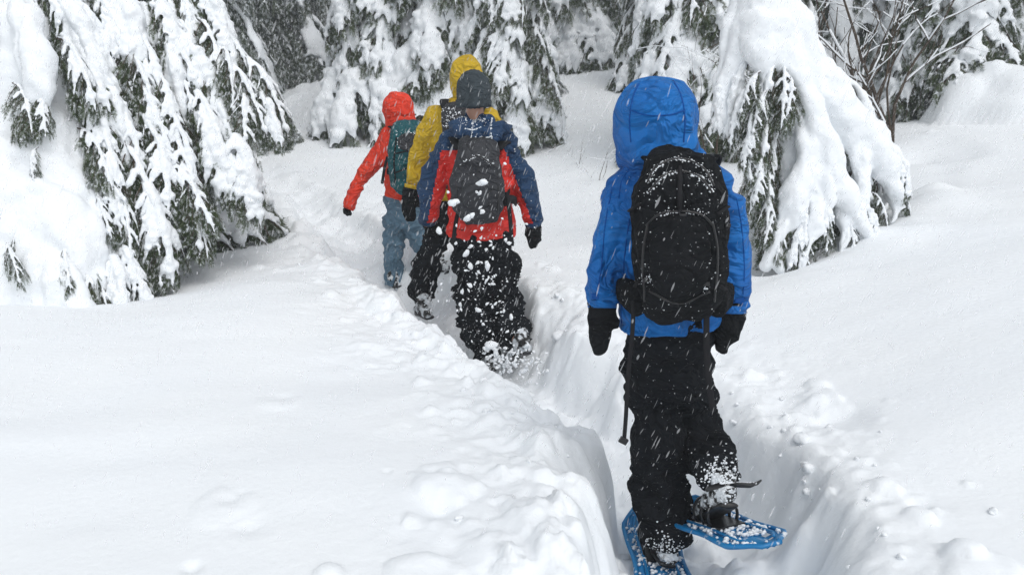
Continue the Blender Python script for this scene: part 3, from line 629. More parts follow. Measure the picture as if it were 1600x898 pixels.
M_red = cloth('red_shell', (.62, .022, .016), (.72, .035, .022)); M_orange = cloth('red_orange_shell', (.72, .035, .012), (.80, .055, .02))
M_navy = cloth('navy_shell', (.006, .032, .085), (.012, .048, .12)); M_grey = cloth('charcoal_pack', (.028, .029, .034), (.042, .044, .05), .75, .25, fs=110)
M_yellow = cloth('mustard_shell', (.52, .33, .010), (.62, .41, .016)); M_teal = cloth('teal_pack', (.004, .07, .085), (.008, .10, .115))
M_bluegrey = cloth('slate_trousers', (.10, .18, .25), (.13, .22, .30), .8); M_beanie = cloth('grey_knit', (.036, .048, .056), (.05, .064, .074), .95, .2, bump=.003, fs=150)
M_skin = mat('skin', (.48, .27, .19), .5, .4, var=(.55, .30, .21), vscale=12, bump=.0006, bscale=200)
M_hair = mat('hair', (.05, .03, .018), .6, .3, bump=.002, bscale=300)
M_show = mat('blue_snowshoe', (.001, .15, .38), .4, .5, var=(.002, .20, .46), vscale=9, frost=.33, frost_scale=26)
M_boot = cloth('boot', (.016, .015, .015), (.035, .033, .03), .6, .50, fs=26)
M_sleevelogo = mat('red_badge', (.6, .03, .02), .6, .3); M_dark = mat('eye_dark', (.01, .01, .01), .3, .5)
M_seam = mat('seam_tape', (.0004, .06, .26), .7, .2)
M_frost = mat('settled_snow', (.80, .83, .86), .8, .1, bump=.002, bscale=150)

def wrinkle(amp, k=7.0, zs=1.0, seed=0.0, big=0.0, warp=.5):
    """Cloth folds: ridged noise, warped, amplitude in metres."""
    def f(c, n):
        q = c * np.array([k, k, k * zs]) + seed; q = q + warp * np.stack([noise(q * .6 + 5), noise(q * .6 + 11), noise(q * .6 + 23)], -1)
        r = 1 - np.abs(noise(q)) * 4; r2 = 1 - np.abs(noise(q * 2.3 + 3)) * 4
        return amp * 1.5 * (.8 * r + .5 * r2) + big * fbm(c * 3.3 + seed, 2)
    return f
def pp(j, k=4):
    """Pixel joints (u, v, y, radius...) -> smoothed world path and radii."""
    sp = smooth_path([(*P(q[0], q[1], q[2]), *(q[3:] if len(q) > 4 else (q[3], q[3]))) for q in j], k)
    return [s[:3] for s in sp], [(float(s[3]), float(s[4])) for s in sp]
def limb_tube(g, j, side=(1, 0, 0), n=18, p=2.0, k=4, ripple=0, freq=3.2, capa=True, capb=True):
    a, r = pp(j, k)
    if ripple: r = [(x * (1 + ripple * math.sin(i * freq / k * 2.4 + x * 90) + ripple * .5 * math.sin(i * 2.3)), y_ * (1 + ripple * math.sin(i * freq / k * 2.4 + .6))) for i, (x, y_) in enumerate(r)]
    g.tube(a, r, side=side, n=n, p=p, capa=capa, capb=capb); return g
def parted(me, mats, pick):
    """Give faces one of several cloths by where they sit."""
    for m in mats: me.materials.append(m)
    n = len(me.polygons); c = np.empty(n * 3, dtype=np.float32); me.polygons.foreach_get('center', c)
    me.polygons.foreach_set('material_index', pick(c.reshape(-1, 3)).astype(np.int32)); me.update()
def strap(name, pts, w, t, parent, m, side=(1, 0, 0), lab=None):
    g = Geo(); sp = smooth_path([tuple(p) for p in pts], 4); g.tube([s[:3] for s in sp], [(w / 2, t / 2)] * len(sp), side=side, n=8, p=4)
    o = link(name, g.mesh(name), parent, m)
    if lab: o['label'] = lab
    return o
def crumbs(name, spots, parent, label=None):
    """Bits of snow caught on cloth: (centre, radius) lumps joined as one part."""
    r_ = random.Random(len(spots)); g = Geo()
    for c, r in spots: g.ball(c, (r * r_.uniform(.7, 1.3), r * r_.uniform(.5, .9), r * r_.uniform(.6, 1.1)), 6, 4)
    o = link(name, g.mesh(name), parent, M_frost); o['kind'] = 'stuff'; return o
from mathutils.bvhtree import BVHTree
def bvh_of(obs):
    v, f = [], []
    for ob in obs:
        o = len(v); v += [Vector(x.co) for x in ob.data.vertices]; f += [tuple(i + o for i in p.vertices) for p in ob.data.polygons]
    return BVHTree.FromPolygons(v, f)
def stick(bvh, u, v):
    """Point of the garments met by the sight line through a pixel."""
    o = Vector((0, 0, CAM_Z)); d = (P(u, v, 1) - o).normalized(); h = bvh.ray_cast(o, d); return (h[0], h[1]) if h[0] is not None else (None, None)
def scatter(bvh, n, pick, rmin, rmax, seed):
    r_ = random.Random(seed); out = []
    for k in range(n):
        u, v = pick(r_); h, nn = stick(bvh, u, v)
        if h is not None: out.append((h, r_.uniform(rmin, rmax) * r_.uniform(.5, 1)))
    return out

def person(name_label, group, S):
    y = S['y']; foot = Vector(S['foot'])
    root = empty('person', foot, name_label, 'person', group)
    # body: one continuous figure, head to feet
    g = Geo(); hx = S['head']; hc = P(hx[0], hx[1], hx[2]); hr = hx[3]
    face = Vector((hx[4], 1, -.12)).normalized(); right = face.cross(Vector((0, 0, 1))).normalized(); up = right.cross(face)
    if S.get('hood'): hc = hc + face * .052 - up * .012
    g.ball(hc + face * .01, (hr * .86, hr * 1.02, hr * 1.12), 16, 12)
    g.ball(hc + face * hr * .35 - up * hr * .62, (hr * .55, hr * .55, hr * .5), 12, 8)                # jaw
    g.tube([hc + face * hr * 1.0 + up * hr * .05, hc + face * hr * 1.17 - up * hr * .28], [hr * .10, hr * .15], n=8)  # nose
    for sg in (-1, 1): g.ball(hc + right * sg * hr * .86 - up * hr * .12, (hr * .12, hr * .18, hr * .28), 8, 6)       # ears
    g.tube([hc + face * hr * .98 - up * hr * .56 - right * hr * .2, hc + face * hr * .98 - up * hr * .56 + right * hr * .2], [hr * .07, hr * .07], n=6)  # lips
    tor = S['torso']; a, r = pp([(q[0], q[1], q[2], q[3] * .74, q[4] * .68) for q in tor]); g.tube(a, r, n=20)
    nk = Vector(a[-1]); g.tube([nk - Vector((0, 0, .06)), nk, hc - up * hr * .5], [hr * .62, hr * .56, hr * .55], n=14)
    for arm in S['arms']:
        limb_tube(g, [(q[0], q[1], q[2], q[3] * .48) for q in arm])
        w, e = P(*arm[-1][:3]), P(*arm[-2][:3]); d = (w - e).normalized(); sd = d.cross(Vector((0, 1, 0))).normalized()
        hs = S.get('hand', .6); g.tube([w - d * .02, w + d * .03 * hs, w + d * .06 * hs], [(.028, .018), (.032, .016), (.03, .013)], side=sd, n=10)
        for i, l in enumerate((.058, .07, .066, .05)):
            b = w + d * .055 * hs + sd * (i - 1.5) * .014; c = Vector((0, .02, 0)); g.tube([b, b + d * l * .42 * hs + c * .5, b + d * l * .5 * hs + c * 1.3], [.0078, .0074, .006], n=6)
        tb = w + d * .015 + sd * .022 * (1 if arm is S['arms'][0] else -1); g.tube([tb, tb + d * .028 + sd * .006 * (1 if arm is S['arms'][0] else -1)], [.009, .007], n=6)
    for leg in S['legs']: limb_tube(g, [(q[0], q[1], q[2], q[3] * .40) for q in leg])
    body = fuse(g, 'body', .009, 2); b = link('body', body, root, M_skin)
    for sg in (-1, 1):
        link('eye', Geo().ball(hc + face * hr * .93 + right * sg * hr * .33 + up * hr * .02, hr * .1, 8, 6).mesh('eye'), b, M_dark)
    # trousers
    g = Geo()
    hp = S['hips']; limb_tube(g, hp, n=20, p=2.3)
    for leg in S['legs']: limb_tube(g, leg, n=18, ripple=S.get('ripple', .035), k=6, capb=False)
    tm = fuse(g, 'trousers', S['vox'], 3, wrinkle(S.get('twr', .006), 7, 1.7, S['seed'], .006)); tr = link('trousers', tm, root, S['m_trousers'])
    # jacket: torso and sleeves in one
    g = Geo(); limb_tube(g, tor, n=24, p=2.5, capa=False)
    for arm in S['arms']: limb_tube(g, arm, n=18, ripple=.03, k=6, capb=False)
    for e in S.get('extra', []): limb_tube(g, e, n=14)
    jm = fuse(g, 'jacket', S['vox'], 3, wrinkle(S.get('jwr', .006), 6.5, 1.3, S['seed'] + 3, .004))
    if 'pick' in S: parted(jm, S['m_jackets'], S['pick'])
    jk = link('jacket', jm, root, S['m_jacket'])
    # hem and cuffs
    a, r = pp([tor[0], tor[1]], 4); hem = Geo(); hem.tube([Vector(a[0]) - Vector((0, 0, .004)), Vector(a[0]) + Vector((0, 0, .012))], [(r[0][0] * 1.015, r[0][1] * 1.015)] * 2, n=28, p=2.5, caps=False); 
    for i, arm in enumerate(S['arms']):
        if S['mittens'][i] is None: continue
        w, e = P(*arm[-1][:3]), P(*arm[-2][:3]); d = (w - e).normalized(); rr = arm[-1][3]
        link('cuff', Geo().tube([w - d * .012, w + d * .014], [rr * 1.04, rr * .98], n=18, caps=False).mesh('cuff'), jk, S['m_jacket'])
    # mittens
    for mt in S['mittens']:
        if mt is None: continue
        g = Geo(); limb_tube(g, mt['palm'], n=16, k=5); limb_tube(g, mt['thumb'], n=10)
        link('mitten', fuse(g, 'mitten', min(S['vox'], .0065), 2, wrinkle(.003, 14, 1, S['seed'])), root, M_black)
    # hood or hat
    if S.get('hood'):
        g = Geo(); H = S['hood']; limb_tube(g, H[:2], n=22, k=5); c = P(*H[2][:3]); g.ball(c, (H[2][3], H[2][4], H[3]), 24, 16)
        if len(H) > 4: c = P(*H[4][:3]); g.ball(c, H[4][3:], 20, 14)
        hm = fuse(g, 'hood', S['vox'], 3, wrinkle(S.get('hwr', .005), 8, .8, S['seed'] + 9, .004)); ho = link('hood', hm, jk, S['m_hood'])
    if S.get('hat'):
        H = S['hat']; g = Geo(); g.tube([P(*H[0][:3]), P(*H[1][:3])], [tuple(H[0][3:]), tuple(H[1][3:])], n=28, caps=False); c = P(*H[1][:3]); g.ball(c, (H[1][3], H[1][4], H[2]), 24, 16); me = fuse(g, 'beanie', .009, 3, lambda c, n: .0015 * np.sin(c[:, 0] * 260)); link('beanie', me, root, M_beanie)
        q = S['hat'][0]; c = P(*q[:3]); g = Geo()
        g.tube([c - Vector((0, 0, .004)), c + Vector((0, 0, .035))], [(q[3] * 1.04, q[4] * 1.04), (q[3] * 1.06, q[4] * 1.06)], n=32, caps=False); link('hat_brim', g.mesh('hat_brim'), root, M_beanie)
    # boots
    for bt_ in S['boots']:
        hl, toe = P(*bt_['heel']), P(*bt_['toe']); d = (toe - hl).normalized(); s_ = bt_.get('s', 1)
        an = P(*bt_['ankle']); up_ = (an - hl).normalized(); sd = d.cross(up_).normalized(); up_ = sd.cross(d)
        L_ = .30 * s_; g = Geo()
        base = [hl + d * (L_ * q) + up_ * z for q, z in ((0.02, .045), (.25, .045), (.5, .043), (.75, .038), (.93, .034))]
        g.tube(base, [(.036 * s_, .042 * s_), (.040 * s_, .044 * s_), (.042 * s_, .042 * s_), (.046 * s_, .036 * s_), (.036 * s_, .028 * s_)], side=sd, n=16)
        g.tube([hl + d * .07 * s_ + up_ * .05, hl + d * .06 * s_ + up_ * .13, an], [(.044 * s_, .058 * s_), (.046 * s_, .054 * s_), (.05 * s_, .055 * s_)], side=sd, n=16)
        bo = link('boot', fuse(g, 'boot', .008, 2, wrinkle(.003, 18, 1, S['seed'])), root, M_boot)
        g = Geo(); g.tube([hl + d * (L_ * q) + up_ * .006 for q in (0, .25, .5, .75, .97)], [(.034 * s_, .012), (.037 * s_, .012), (.036 * s_, .012), (.045 * s_, .012), (.034 * s_, .012)], side=sd, n=14)
        link('sole', g.mesh('sole'), bo, M_plastic)
    return root, jk, tr

def snowshoe(label, tail, nose, upv, w, boot_at=.56, bury=0):
    """Moulded deck with a rolled rim, windows, crampon and binding; built along its own axis."""
    tail, nose = Vector(tail), Vector(nose); ax = (nose - tail); L_ = ax.length; ax.normalize(); sd = ax.cross(Vector(upv)).normalized(); up_ = sd.cross(ax)
    root = empty('snowshoe', tail, label, 'snowshoe', 'blue plastic snowshoes of the nearest hiker')
    T = lambda a, b, c: tail + ax * a + sd * b + up_ * c
    def hw(s): return w / 2 * (.30 + .70 * ss(0, .16, s)) * (1 - .10 * math.exp(-((s - .45) / .16) ** 2)) * (1 - .55 * ss(.86, 1.0, s))
    def lift(s): return .05 * ss(.82, 1, s) ** 1.3
    out = [(s, hw(s), 1) for s in np.linspace(0, 1, 26)]; loop = [(s, h) for s, h, _ in out] + [(s, -h) for s, h, _ in out[::-1]]
    g = Geo(); pts = [T(s * L_, h, lift(s)) for s, h in loop]; pts += [pts[0], pts[1]]
    g.tube(pts, [(.008, .009)] * len(pts), side=up_, n=8, caps=False); rim = link('rim', g.mesh('rim'), root, M_show)
    # deck with the boot window left open
    v, f = [], []; ny_, nx_ = 48, 16
    for i in range(ny_ + 1):
        s = i / ny_
        for j in range(nx_ + 1):
            t = j / nx_ * 2 - 1; v.append(T(s * L_, t * hw(s), lift(s) + .004 * math.cos(t * 9) - .002))
    for i in range(ny_):
        for j in range(nx_):
            s = (i + .5) / ny_; t = (j + .5) / nx_ * 2 - 1
            if .54 < s < .80 and abs(t) < .46: continue
            if .10 < s < .34 and .42 < abs(t) < .62 and int(s * 40) % 3: continue
            a = i * (nx_ + 1) + j; f.append((a, a + 1, a + nx_ + 2, a + nx_ + 1))
    dk = mesh('deck', v, f); ob = link('deck', dk, root, M_show); m = ob.modifiers.new('t', 'SOLIDIFY'); m.thickness = .005
    for t in (-.6, .6):
        g = Geo(); g.tube([T(s * L_, t * hw(s), .008 + lift(s)) for s in np.linspace(.08, .92, 14)], [(.006, .005)] * 14, side=sd, n=6); link('rib', g.mesh('rib'), root, M_show)
    g = Geo(); M3 = Matrix((sd, ax, up_)).transposed()
    g.box(T(.60 * L_, 0, .012), w * .46, .20, .008, M3); bp = link('binding_plate', g.mesh('binding_plate', False), root, M_plastic)
    for k in range(3):
        g = Geo(); s = .50 + .09 * k; pts = [T(s * L_, b, c) for b, c in ((-.052, .012), (-.058, .05), (-.03, .088), (.03, .088), (.058, .05), (.052, .012))]
        g.tube([q[:3] for q in smooth_path(pts, 3)], [(.010, .003)] * 16, side=ax, n=6); link('strap', g.mesh('strap'), root, M_plastic)
    g = Geo(); g.box(T(.66 * L_, 0, -.018), w * .4, .012, .03, M3)
    for sg in (-1, 1): g.box(T(.60 * L_, sg * w * .2, -.018), .008, .09, .03, M3)
    link('crampon', g.mesh('crampon', False), root, M_plastic)
    r_ = random.Random(3); sp = []
    for k in range(480):
        s = r_.uniform(.03, .5) if k % 3 else r_.uniform(.5, .95); t = r_.uniform(-.9, .9)
        if noise(np.array([[s * 9, t * 3, w]]))[0] > -.12: sp.append((T(s * L_, t * hw(s), .006 + lift(s)), r_.uniform(.002, .009)))
    crumbs('snow_load', sp, root)
    return root
def pack(label, rings, m, seed, parts=(), group='backpacks worn by the hikers', vox=.008, amp=.004):
    b = P(*rings[0][:3]); root = empty('backpack', b, label, 'backpack', group)
    g = Geo(); limb_tube(g, rings, n=28, p=2.9, k=5)
    me = fuse(g, 'pack_body', vox, 3, wrinkle(amp, 9, 1.2, seed, .003)); ob = link('pack_body', me, root, m); return root, ob
def on(bv, lst, off=.004):
    out = []
    for (u, v) in lst:
        h, n = stick(bv, u, v)
        if h is not None: out.append(h + n * off)
    return out
def pouch(name, bv, outline_c, ru, rv, depth, parent, m, seed=0, p=2.6):
    """A pocket lying on a pack: an oval cushion centred under a pixel."""
    h, n = stick(bv, *outline_c); g = Geo(); k = 16; v = [h + n * depth]; f = []
    dpx = (h - Vector((0, 0, CAM_Z))).length / FPX
    for i, (s, dd) in enumerate(((.35, 1.0), (.7, .92), (.92, .6), (1.0, .0), (1.0, -1.2))):
        for j in range(k):
            a = 2 * math.pi * j / k; ca, sa = math.cos(a), math.sin(a); e = 2 / p
            cu = s * ru * math.copysign(abs(ca) ** e, ca); cv = s * rv * math.copysign(abs(sa) ** e, sa)
            q, _ = stick(bv, outline_c[0] + cu * .98, outline_c[1] - cv * .98)
            if q is None: q = h + Vector((cu * dpx, 0, cv * dpx))
            v.append(q + n * depth * dd)
    for j in range(k): f.append((0, 1 + j, 1 + (j + 1) % k))
    for i in range(4):
        for j in range(k): a = 1 + i * k + j; b = 1 + i * k + (j + 1) % k; f.append((a, a + k, b + k, b))
    g.add(v, f); me = g.mesh(name); ob = link(name, me, parent, m); md = ob.modifiers.new('s', 'SUBSURF'); md.levels = 1; md.render_levels = 1; return ob

# ---- the nearest hiker, blue jacket
B = dict(y=2.4, foot=P(1040, 880, 2.38), seed=1, vox=.0085, head=(1027, 190, 2.43, .095, -.12), jwr=.0075, twr=.010,
    torso=[(1045, 506, 2.4, .168, .125), (1045, 440, 2.4, .160, .12), (1046, 350, 2.4, .172, .13), (1048, 290, 2.4, .165, .12), (1046, 260, 2.41, .115, .10), (1038, 242, 2.42, .075, .075)],
    arms=[[(992, 273, 2.41, .060), (968, 318, 2.41, .070), (950, 388, 2.42, .066), (942, 440, 2.40, .058), (941, 474, 2.38, .050)],
          [(1104, 278, 2.41, .060), (1126, 322, 2.41, .068), (1140, 388, 2.42, .064), (1144, 440, 2.40, .058), (1143, 482, 2.38, .049)]],
    hips=[(1043, 508, 2.4, .148, .115), (1042, 560, 2.4, .148, .12), (1042, 598, 2.4, .125, .105)],
    legs=[[(1013, 560, 2.4, .086), (1020, 640, 2.41, .086), (1030, 700, 2.42, .092), (1031, 770, 2.40, .106), (1038, 815, 2.38, .098), (1042, 846, 2.37, .082)],
          [(1074, 560, 2.4, .084), (1083, 620, 2.46, .085), (1088, 662, 2.52, .092), (1100, 698, 2.42, .090), (1117, 728, 2.30, .080), (1126, 750, 2.22, .070)]],
    mittens=[dict(palm=[(941, 478, 2.375, .049, .04), (937, 505, 2.36, .045, .036), (936, 530, 2.35, .040, .031), (939, 546, 2.345, .026, .022)], thumb=[(950, 486, 2.36, .020, .018), (960, 500, 2.355, .018, .017), (962, 509, 2.35, .014, .014)]),
             dict(palm=[(1143, 486, 2.375, .049, .04), (1140, 508, 2.36, .045, .036), (1133, 530, 2.35, .037, .031), (1128, 542, 2.345, .026, .022)], thumb=[(1128, 492, 2.375, .018, .016), (1117, 504, 2.37, .017, .016), (1113, 518, 2.37, .014, .014)])],
    hood=[(1030, 236, 2.41, .136, .12), (1029, 200, 2.43, .130, .135), (1027, 192, 2.43, .136, .145), .148, (1027, 215, 2.43, .134, .13, .12)],
    boots=[dict(heel=(1042, 884, 2.3), toe=(1012, 842, 2.55), ankle=(1042, 846, 2.37)), dict(heel=(1138, 792, 2.12), toe=(1098, 815, 2.34), ankle=(1126, 752, 2.22))],
    m_trousers=M_trs, m_jacket=M_blue, m_hood=M_blue)
PB, jkB, trB = person('person in a blue hooded jacket and baggy black trousers walking away with one heel raised', 'hikers walking in single file', B)
tail, nose = P(1204, 850, 1.99), P(1072, 800, 2.44)
snowshoe('blue snowshoe tilted up under the raised right boot', tail, nose, (.15, -.5, 1), .225)
snowshoe('blue snowshoe half sunk in the trench floor at the bottom edge', P(1050, 945, 2.12), P(1008, 806, 2.66), (0, 0, 1), .20)
# snow on the raised boot and on the shins
bvL = bvh_of([trB] + [c for c in PB.children if c.name.startswith('boot')])
bvh_ = bvh_of([c for c in jkB.children if c.name.startswith('hood')])
for l in ([(1000, 128), (990, 150), (984, 185), (986, 222)], [(1052, 126), (1064, 150), (1070, 185), (1068, 222)], [(984, 172), (1010, 180), (1045, 180), (1070, 172)]):
    q_ = on(bvh_, [(float(a[0]), float(a[1])) for a in smooth_path(l, 6)], .0005)
    if len(q_) > 2: link('hood_seam', Geo().tube(q_, [(.0028, .0016)] * len(q_), n=6).mesh('hood_seam'), jkB, M_seam)
bvs_ = bvh_of([jkB])
for l in ([(958, 285), (946, 350), (939, 420), (930, 468)], [(1146, 290), (1158, 350), (1163, 420), (1160, 474)], [(985, 262), (972, 282), (967, 310)], [(985, 330), (976, 400), (972, 470), (971, 505)]):
    q_ = on(bvs_, [(float(a[0]), float(a[1])) for a in smooth_path(l, 6)], .0004)
    if len(q_) > 2: link('jacket_seam', Geo().tube(q_, [(.0022, .0014)] * len(q_), n=6).mesh('jacket_seam'), jkB, M_seam)
for (u, v) in ((932, 462), (1155, 468)):
    h, n = stick(bvs_, u, v)
    if h is not None: link('cuff_tab', Geo().box(h + n * .002, .03, .006, .018).mesh('cuff_tab', False), jkB, M_seam)
crumbs('jacket_snow', scatter(bvs_, 130, lambda r: (r.gauss(1045, 60), r.gauss(262, 12)), .001, .004, 12), jkB)
crumbs('boot_snow', scatter(bvL, 420, lambda r: (r.gauss(1126, 18), r.gauss(750, 20)), .0015, .0065, 1), PB)
crumbs('trouser_snow', scatter(bvL, 280, lambda r: (r.gauss(1040, 24), r.gauss(862, 15)), .0015, .006, 2), PB)
crumbs('strap_snow', [(P(1126 + k * 1.7, 754 + (k % 3) * .5, 2.06 + .001 * k), .004) for k in range(33)], PB)
link('boot_strap', Geo().tube([P(1104, 764, 2.10), P(1126, 757, 2.06), P(1150, 757, 2.06), P(1172, 758, 2.08), P(1184, 754, 2.1), P(1189, 750, 2.11)], [(.004, .009), (.004, .009), (.004, .008), (.004, .008), (.004, .007), (.003, .004)], n=8).mesh('boot_strap'), PB, M_plastic)
# backpack
rings = [(1060, 480, 2.24, .092, .055), (1060, 462, 2.215, .124, .085), (1062, 400, 2.20, .140, .105), (1062, 340, 2.20, .141, .105), (1061, 292, 2.21, .130, .092), (1060, 262, 2.23, .108, .07), (1058, 248, 2.25, .085, .045)]
bk, bb = pack('large black backpack dusted with snow on the blue-jacketed hiker', rings, M_pack, 5, amp=.0045)
bv = bvh_of([bb]); bvJ = bvh_of([jkB, trB])
pouch('front_pocket', bv, (1062, 400), 52, 72, .022, bk, M_pack); pouch('lid_pocket', bv, (1062, 296), 50, 26, .018, bk, M_pack)
bvp = bvh_of([bb] + list(bk.children)[1:])
def seam(name, lst, w, off, parent, m, bv_=None):
    p_ = on(bv_ or bvp, [(float(a[0]), float(a[1])) for a in smooth_path(lst, 5)], off)
    if len(p_) > 2: return link(name, Geo().tube(p_, [(w, w * .6)] * len(p_), n=6).mesh(name), parent, m)
arcs = [[(1012, 285), (1025, 262), (1060, 248), (1098, 262), (1115, 290)], [(1014, 300), (1035, 276), (1062, 268), (1092, 276), (1112, 300)], [(1010, 352), (1030, 335), (1062, 330), (1095, 335), (1114, 352)],
        [(1008, 470), (1005, 400), (1012, 350)], [(1116, 470), (1121, 400), (1114, 350)], [(1015, 455), (1060, 474), (1108, 455)]]
for a in arcs: seam('zipper', a, .0035, .002, bk, M_plastic)
for a in ([(1000, 320), (985, 330)], [(1000, 440), (984, 455)], [(1120, 335), (1140, 320)], [(1122, 445), (1140, 455)], [(1062, 330), (1062, 300), (1062, 262)]):
    seam('compression_strap', a, .007, .004, bk, M_web)
for (u, v, s) in ((1066, 338, .012), (1010, 436, .010), (1104, 442, .011), (1135, 352, .009)):
    h, n = stick(bvp, u, v)
    if h is not None: link('buckle', Geo().box(h + n * .006, s * 1.6, .007, s).mesh('buckle', False), bk, M_plastic)
for sg, l in ((-1, [(1000, 470, 2.24), (976, 455, 2.30), (966, 452, 2.42)]), (1, [(1122, 470, 2.24), (1136, 462, 2.32), (1140, 470, 2.42)])):
    g = Geo(); limb_tube(g, [(*l[0], .055, .03), (*l[1], .045, .022), (*l[2], .03, .012)], side=(0, 0, 1), n=14, p=3); link('hip_belt', g.mesh('hip_belt'), bk, M_pack)
for l in ([(1022, 250, 2.28), (1006, 240, 2.35), (1000, 248, 2.42), (1004, 275, 2.53)], [(1100, 252, 2.28), (1112, 244, 2.35), (1112, 256, 2.42), (1100, 280, 2.53)]):
    strap('shoulder_strap', [P(*q) for q in l], .06, .014, bk, M_pack)
strap('haul_loop', [P(1040, 246, 2.24), P(1046, 232, 2.25), P(1066, 231, 2.25), P(1074, 246, 2.24)], .014, .004, bk, M_web, side=(0, 1, 0))
strap('hanging_strap', [P(990, 470, 2.22), P(988, 520, 2.21), P(981, 590, 2.22), P(978, 650, 2.22), P(975, 688, 2.22)], .014, .003, bk, M_web)
link('strap_buckle', Geo().box(P(974, 688, 2.22), .028, .01, .02, Matrix.Rotation(.5, 3, 'Y')).mesh('strap_buckle', False), bk, M_plastic)
strap('hanging_strap', [P(1104, 480, 2.22), P(1104, 540, 2.21), P(1107, 590, 2.2), P(1114, 642, 2.2)], .020, .003, bk, M_web)
strap('compression_strap', [P(1131, 300, 2.2), P(1138, 350, 2.14), P(1134, 358, 2.12)], .008, .004, bk, M_web)
def arcpts(lst, jit, seed):
    sp = smooth_path(lst, 30); r_ = random.Random(seed)
    return lambda r: (lambda q: (q[0] + r.gauss(0, jit), q[1] + r.gauss(0, jit * .7)))(sp[r.randrange(len(sp))])
sp = scatter(bvp, 260, arcpts(arcs[0], 2.2, 1), .0012, .004, 3) + scatter(bvp, 150, arcpts(arcs[1], 2, 1), .0012, .0045, 4) + scatter(bvp, 90, arcpts([(1040, 330), (1062, 336), (1090, 330)], 5, 1), .001, .004, 5)
sp += scatter(bvp, 60, lambda r: (r.gauss(1012, 9), r.gauss(436, 4)), .001, .004, 6) + scatter(bvp, 60, lambda r: (r.gauss(1075, 14), r.gauss(447, 4)), .001, .004, 7) + scatter(bvp, 160, lambda r: (r.uniform(995, 1130), r.uniform(240, 490)), .0008, .003, 8)
sp += scatter(bvp, 30, lambda r: (r.gauss(1100, 3), r.gauss(450, 3)), .001, .004, 9)
crumbs('pack_snow', sp, bk)

# ---- second hiker, navy and red jacket, grey beanie
def XZ(u, v, y): p = P(u, v, y); return p.x, p.z
def pickN(c):
    x, z = c[:, 0], c[:, 2]; (xa, za), (xb, zb) = XZ(690, 240, 4.35), XZ(668, 345, 4.35); L_ = xa + (xb - xa) * (z - za) / (zb - za)
    (xc, zc), (xd, zd) = XZ(790, 235, 4.35), XZ(833, 350, 4.35); R_ = xc + (xd - xc) * (z - zc) / (zd - zc)
    return ((z < XZ(750, 232, 4.35)[1]) & (x > L_) & (x < R_)).astype(int)
N_ = dict(y=4.35, foot=P(765, 572, 4.32), seed=20, vox=.011, head=(741, 146, 4.37, .092, -.05), twr=.016, ripple=.06, jwr=.009, pick=pickN, m_jackets=[M_navy, M_red],
    torso=[(752, 368, 4.35, .205, .14), (752, 330, 4.35, .19, .135), (750, 275, 4.35, .19, .13), (748, 228, 4.36, .175, .12), (746, 204, 4.37, .12, .1), (743, 190, 4.38, .068, .068)],
    arms=[[(706, 220, 4.36, .068), (686, 258, 4.35, .078), (672, 305, 4.38, .070), (668, 344, 4.44, .056)],
          [(786, 220, 4.36, .068), (808, 262, 4.35, .074), (826, 312, 4.36, .064), (833, 349, 4.38, .050)]],
    hips=[(756, 372, 4.35, .195, .135), (758, 410, 4.35, .20, .14), (760, 430, 4.35, .19, .13)],
    legs=[[(735, 420, 4.35, .112), (742, 478, 4.34, .112), (748, 525, 4.33, .105), (760, 558, 4.32, .088)],
          [(784, 420, 4.36, .115), (789, 475, 4.42, .112), (796, 510, 4.32, .110), (811, 533, 4.14, .085)]],
    extra=[[(712, 200, 4.32, .045), (728, 206, 4.23, .058), (750, 208, 4.20, .062), (774, 205, 4.23, .058), (790, 199, 4.32, .042)], [(722, 188, 4.33, .03), (742, 190, 4.27, .034), (764, 188, 4.33, .03)]],
    mittens=[dict(palm=[(670, 350, 4.47, .045, .036), (674, 362, 4.5, .042, .034), (678, 372, 4.52, .03, .026)], thumb=[(676, 352, 4.5, .018), (684, 360, 4.53, .015)]),
             dict(palm=[(833, 352, 4.375, .050, .04), (835, 368, 4.36, .048, .036), (833, 384, 4.355, .034, .028)], thumb=[(826, 356, 4.36, .02), (822, 366, 4.36, .016)])],
    hat=[(740, 166, 4.365, .098, .11), (740, 141, 4.37, .101, .113), .115],
    boots=[dict(heel=(768, 580, 4.24), toe=(752, 560, 4.52), ankle=(762, 560, 4.32)), dict(heel=(826, 552, 4.02), toe=(797, 566, 4.22), ankle=(813, 538, 4.12))],
    m_trousers=M_trs, m_jacket=M_navy)
PN, jkN, trN = person('person in a navy and red jacket and grey beanie, legs spattered with snow', 'hikers walking in single file', N_)
rings = [(748, 340, 4.18, .095, .05), (748, 325, 4.14, .138, .08), (746, 290, 4.12, .150, .1), (746, 252, 4.13, .132, .09), (748, 224, 4.17, .105, .055)]
bk, bb = pack('charcoal backpack hung with snow clods on the hiker in navy and red', rings, M_grey, 7, vox=.010, amp=.006); bv = bvh_of([bb])
pouch('front_pocket', bv, (744, 300), 24, 32, .02, bk, M_grey); pouch('lid_pocket', bv, (746, 246), 26, 16, .018, bk, M_grey)
bvp = bvh_of([bb] + list(bk.children)[1:])
for a in ([(718, 262), (745, 244), (775, 262)], [(722, 300), (745, 283), (768, 300)], [(716, 330), (714, 290)], [(778, 330), (779, 290)], [(746, 262), (746, 284)]): seam('zipper', a, .004, .003, bk, M_plastic)
strap('hanging_strap', [P(716, 330, 4.16), P(711, 355, 4.14), P(708, 382, 4.14)], .024, .004, bk, M_web); strap('hanging_strap', [P(792, 300, 4.16), P(797, 340, 4.14), P(800, 384, 4.14)], .024, .004, bk, M_web)
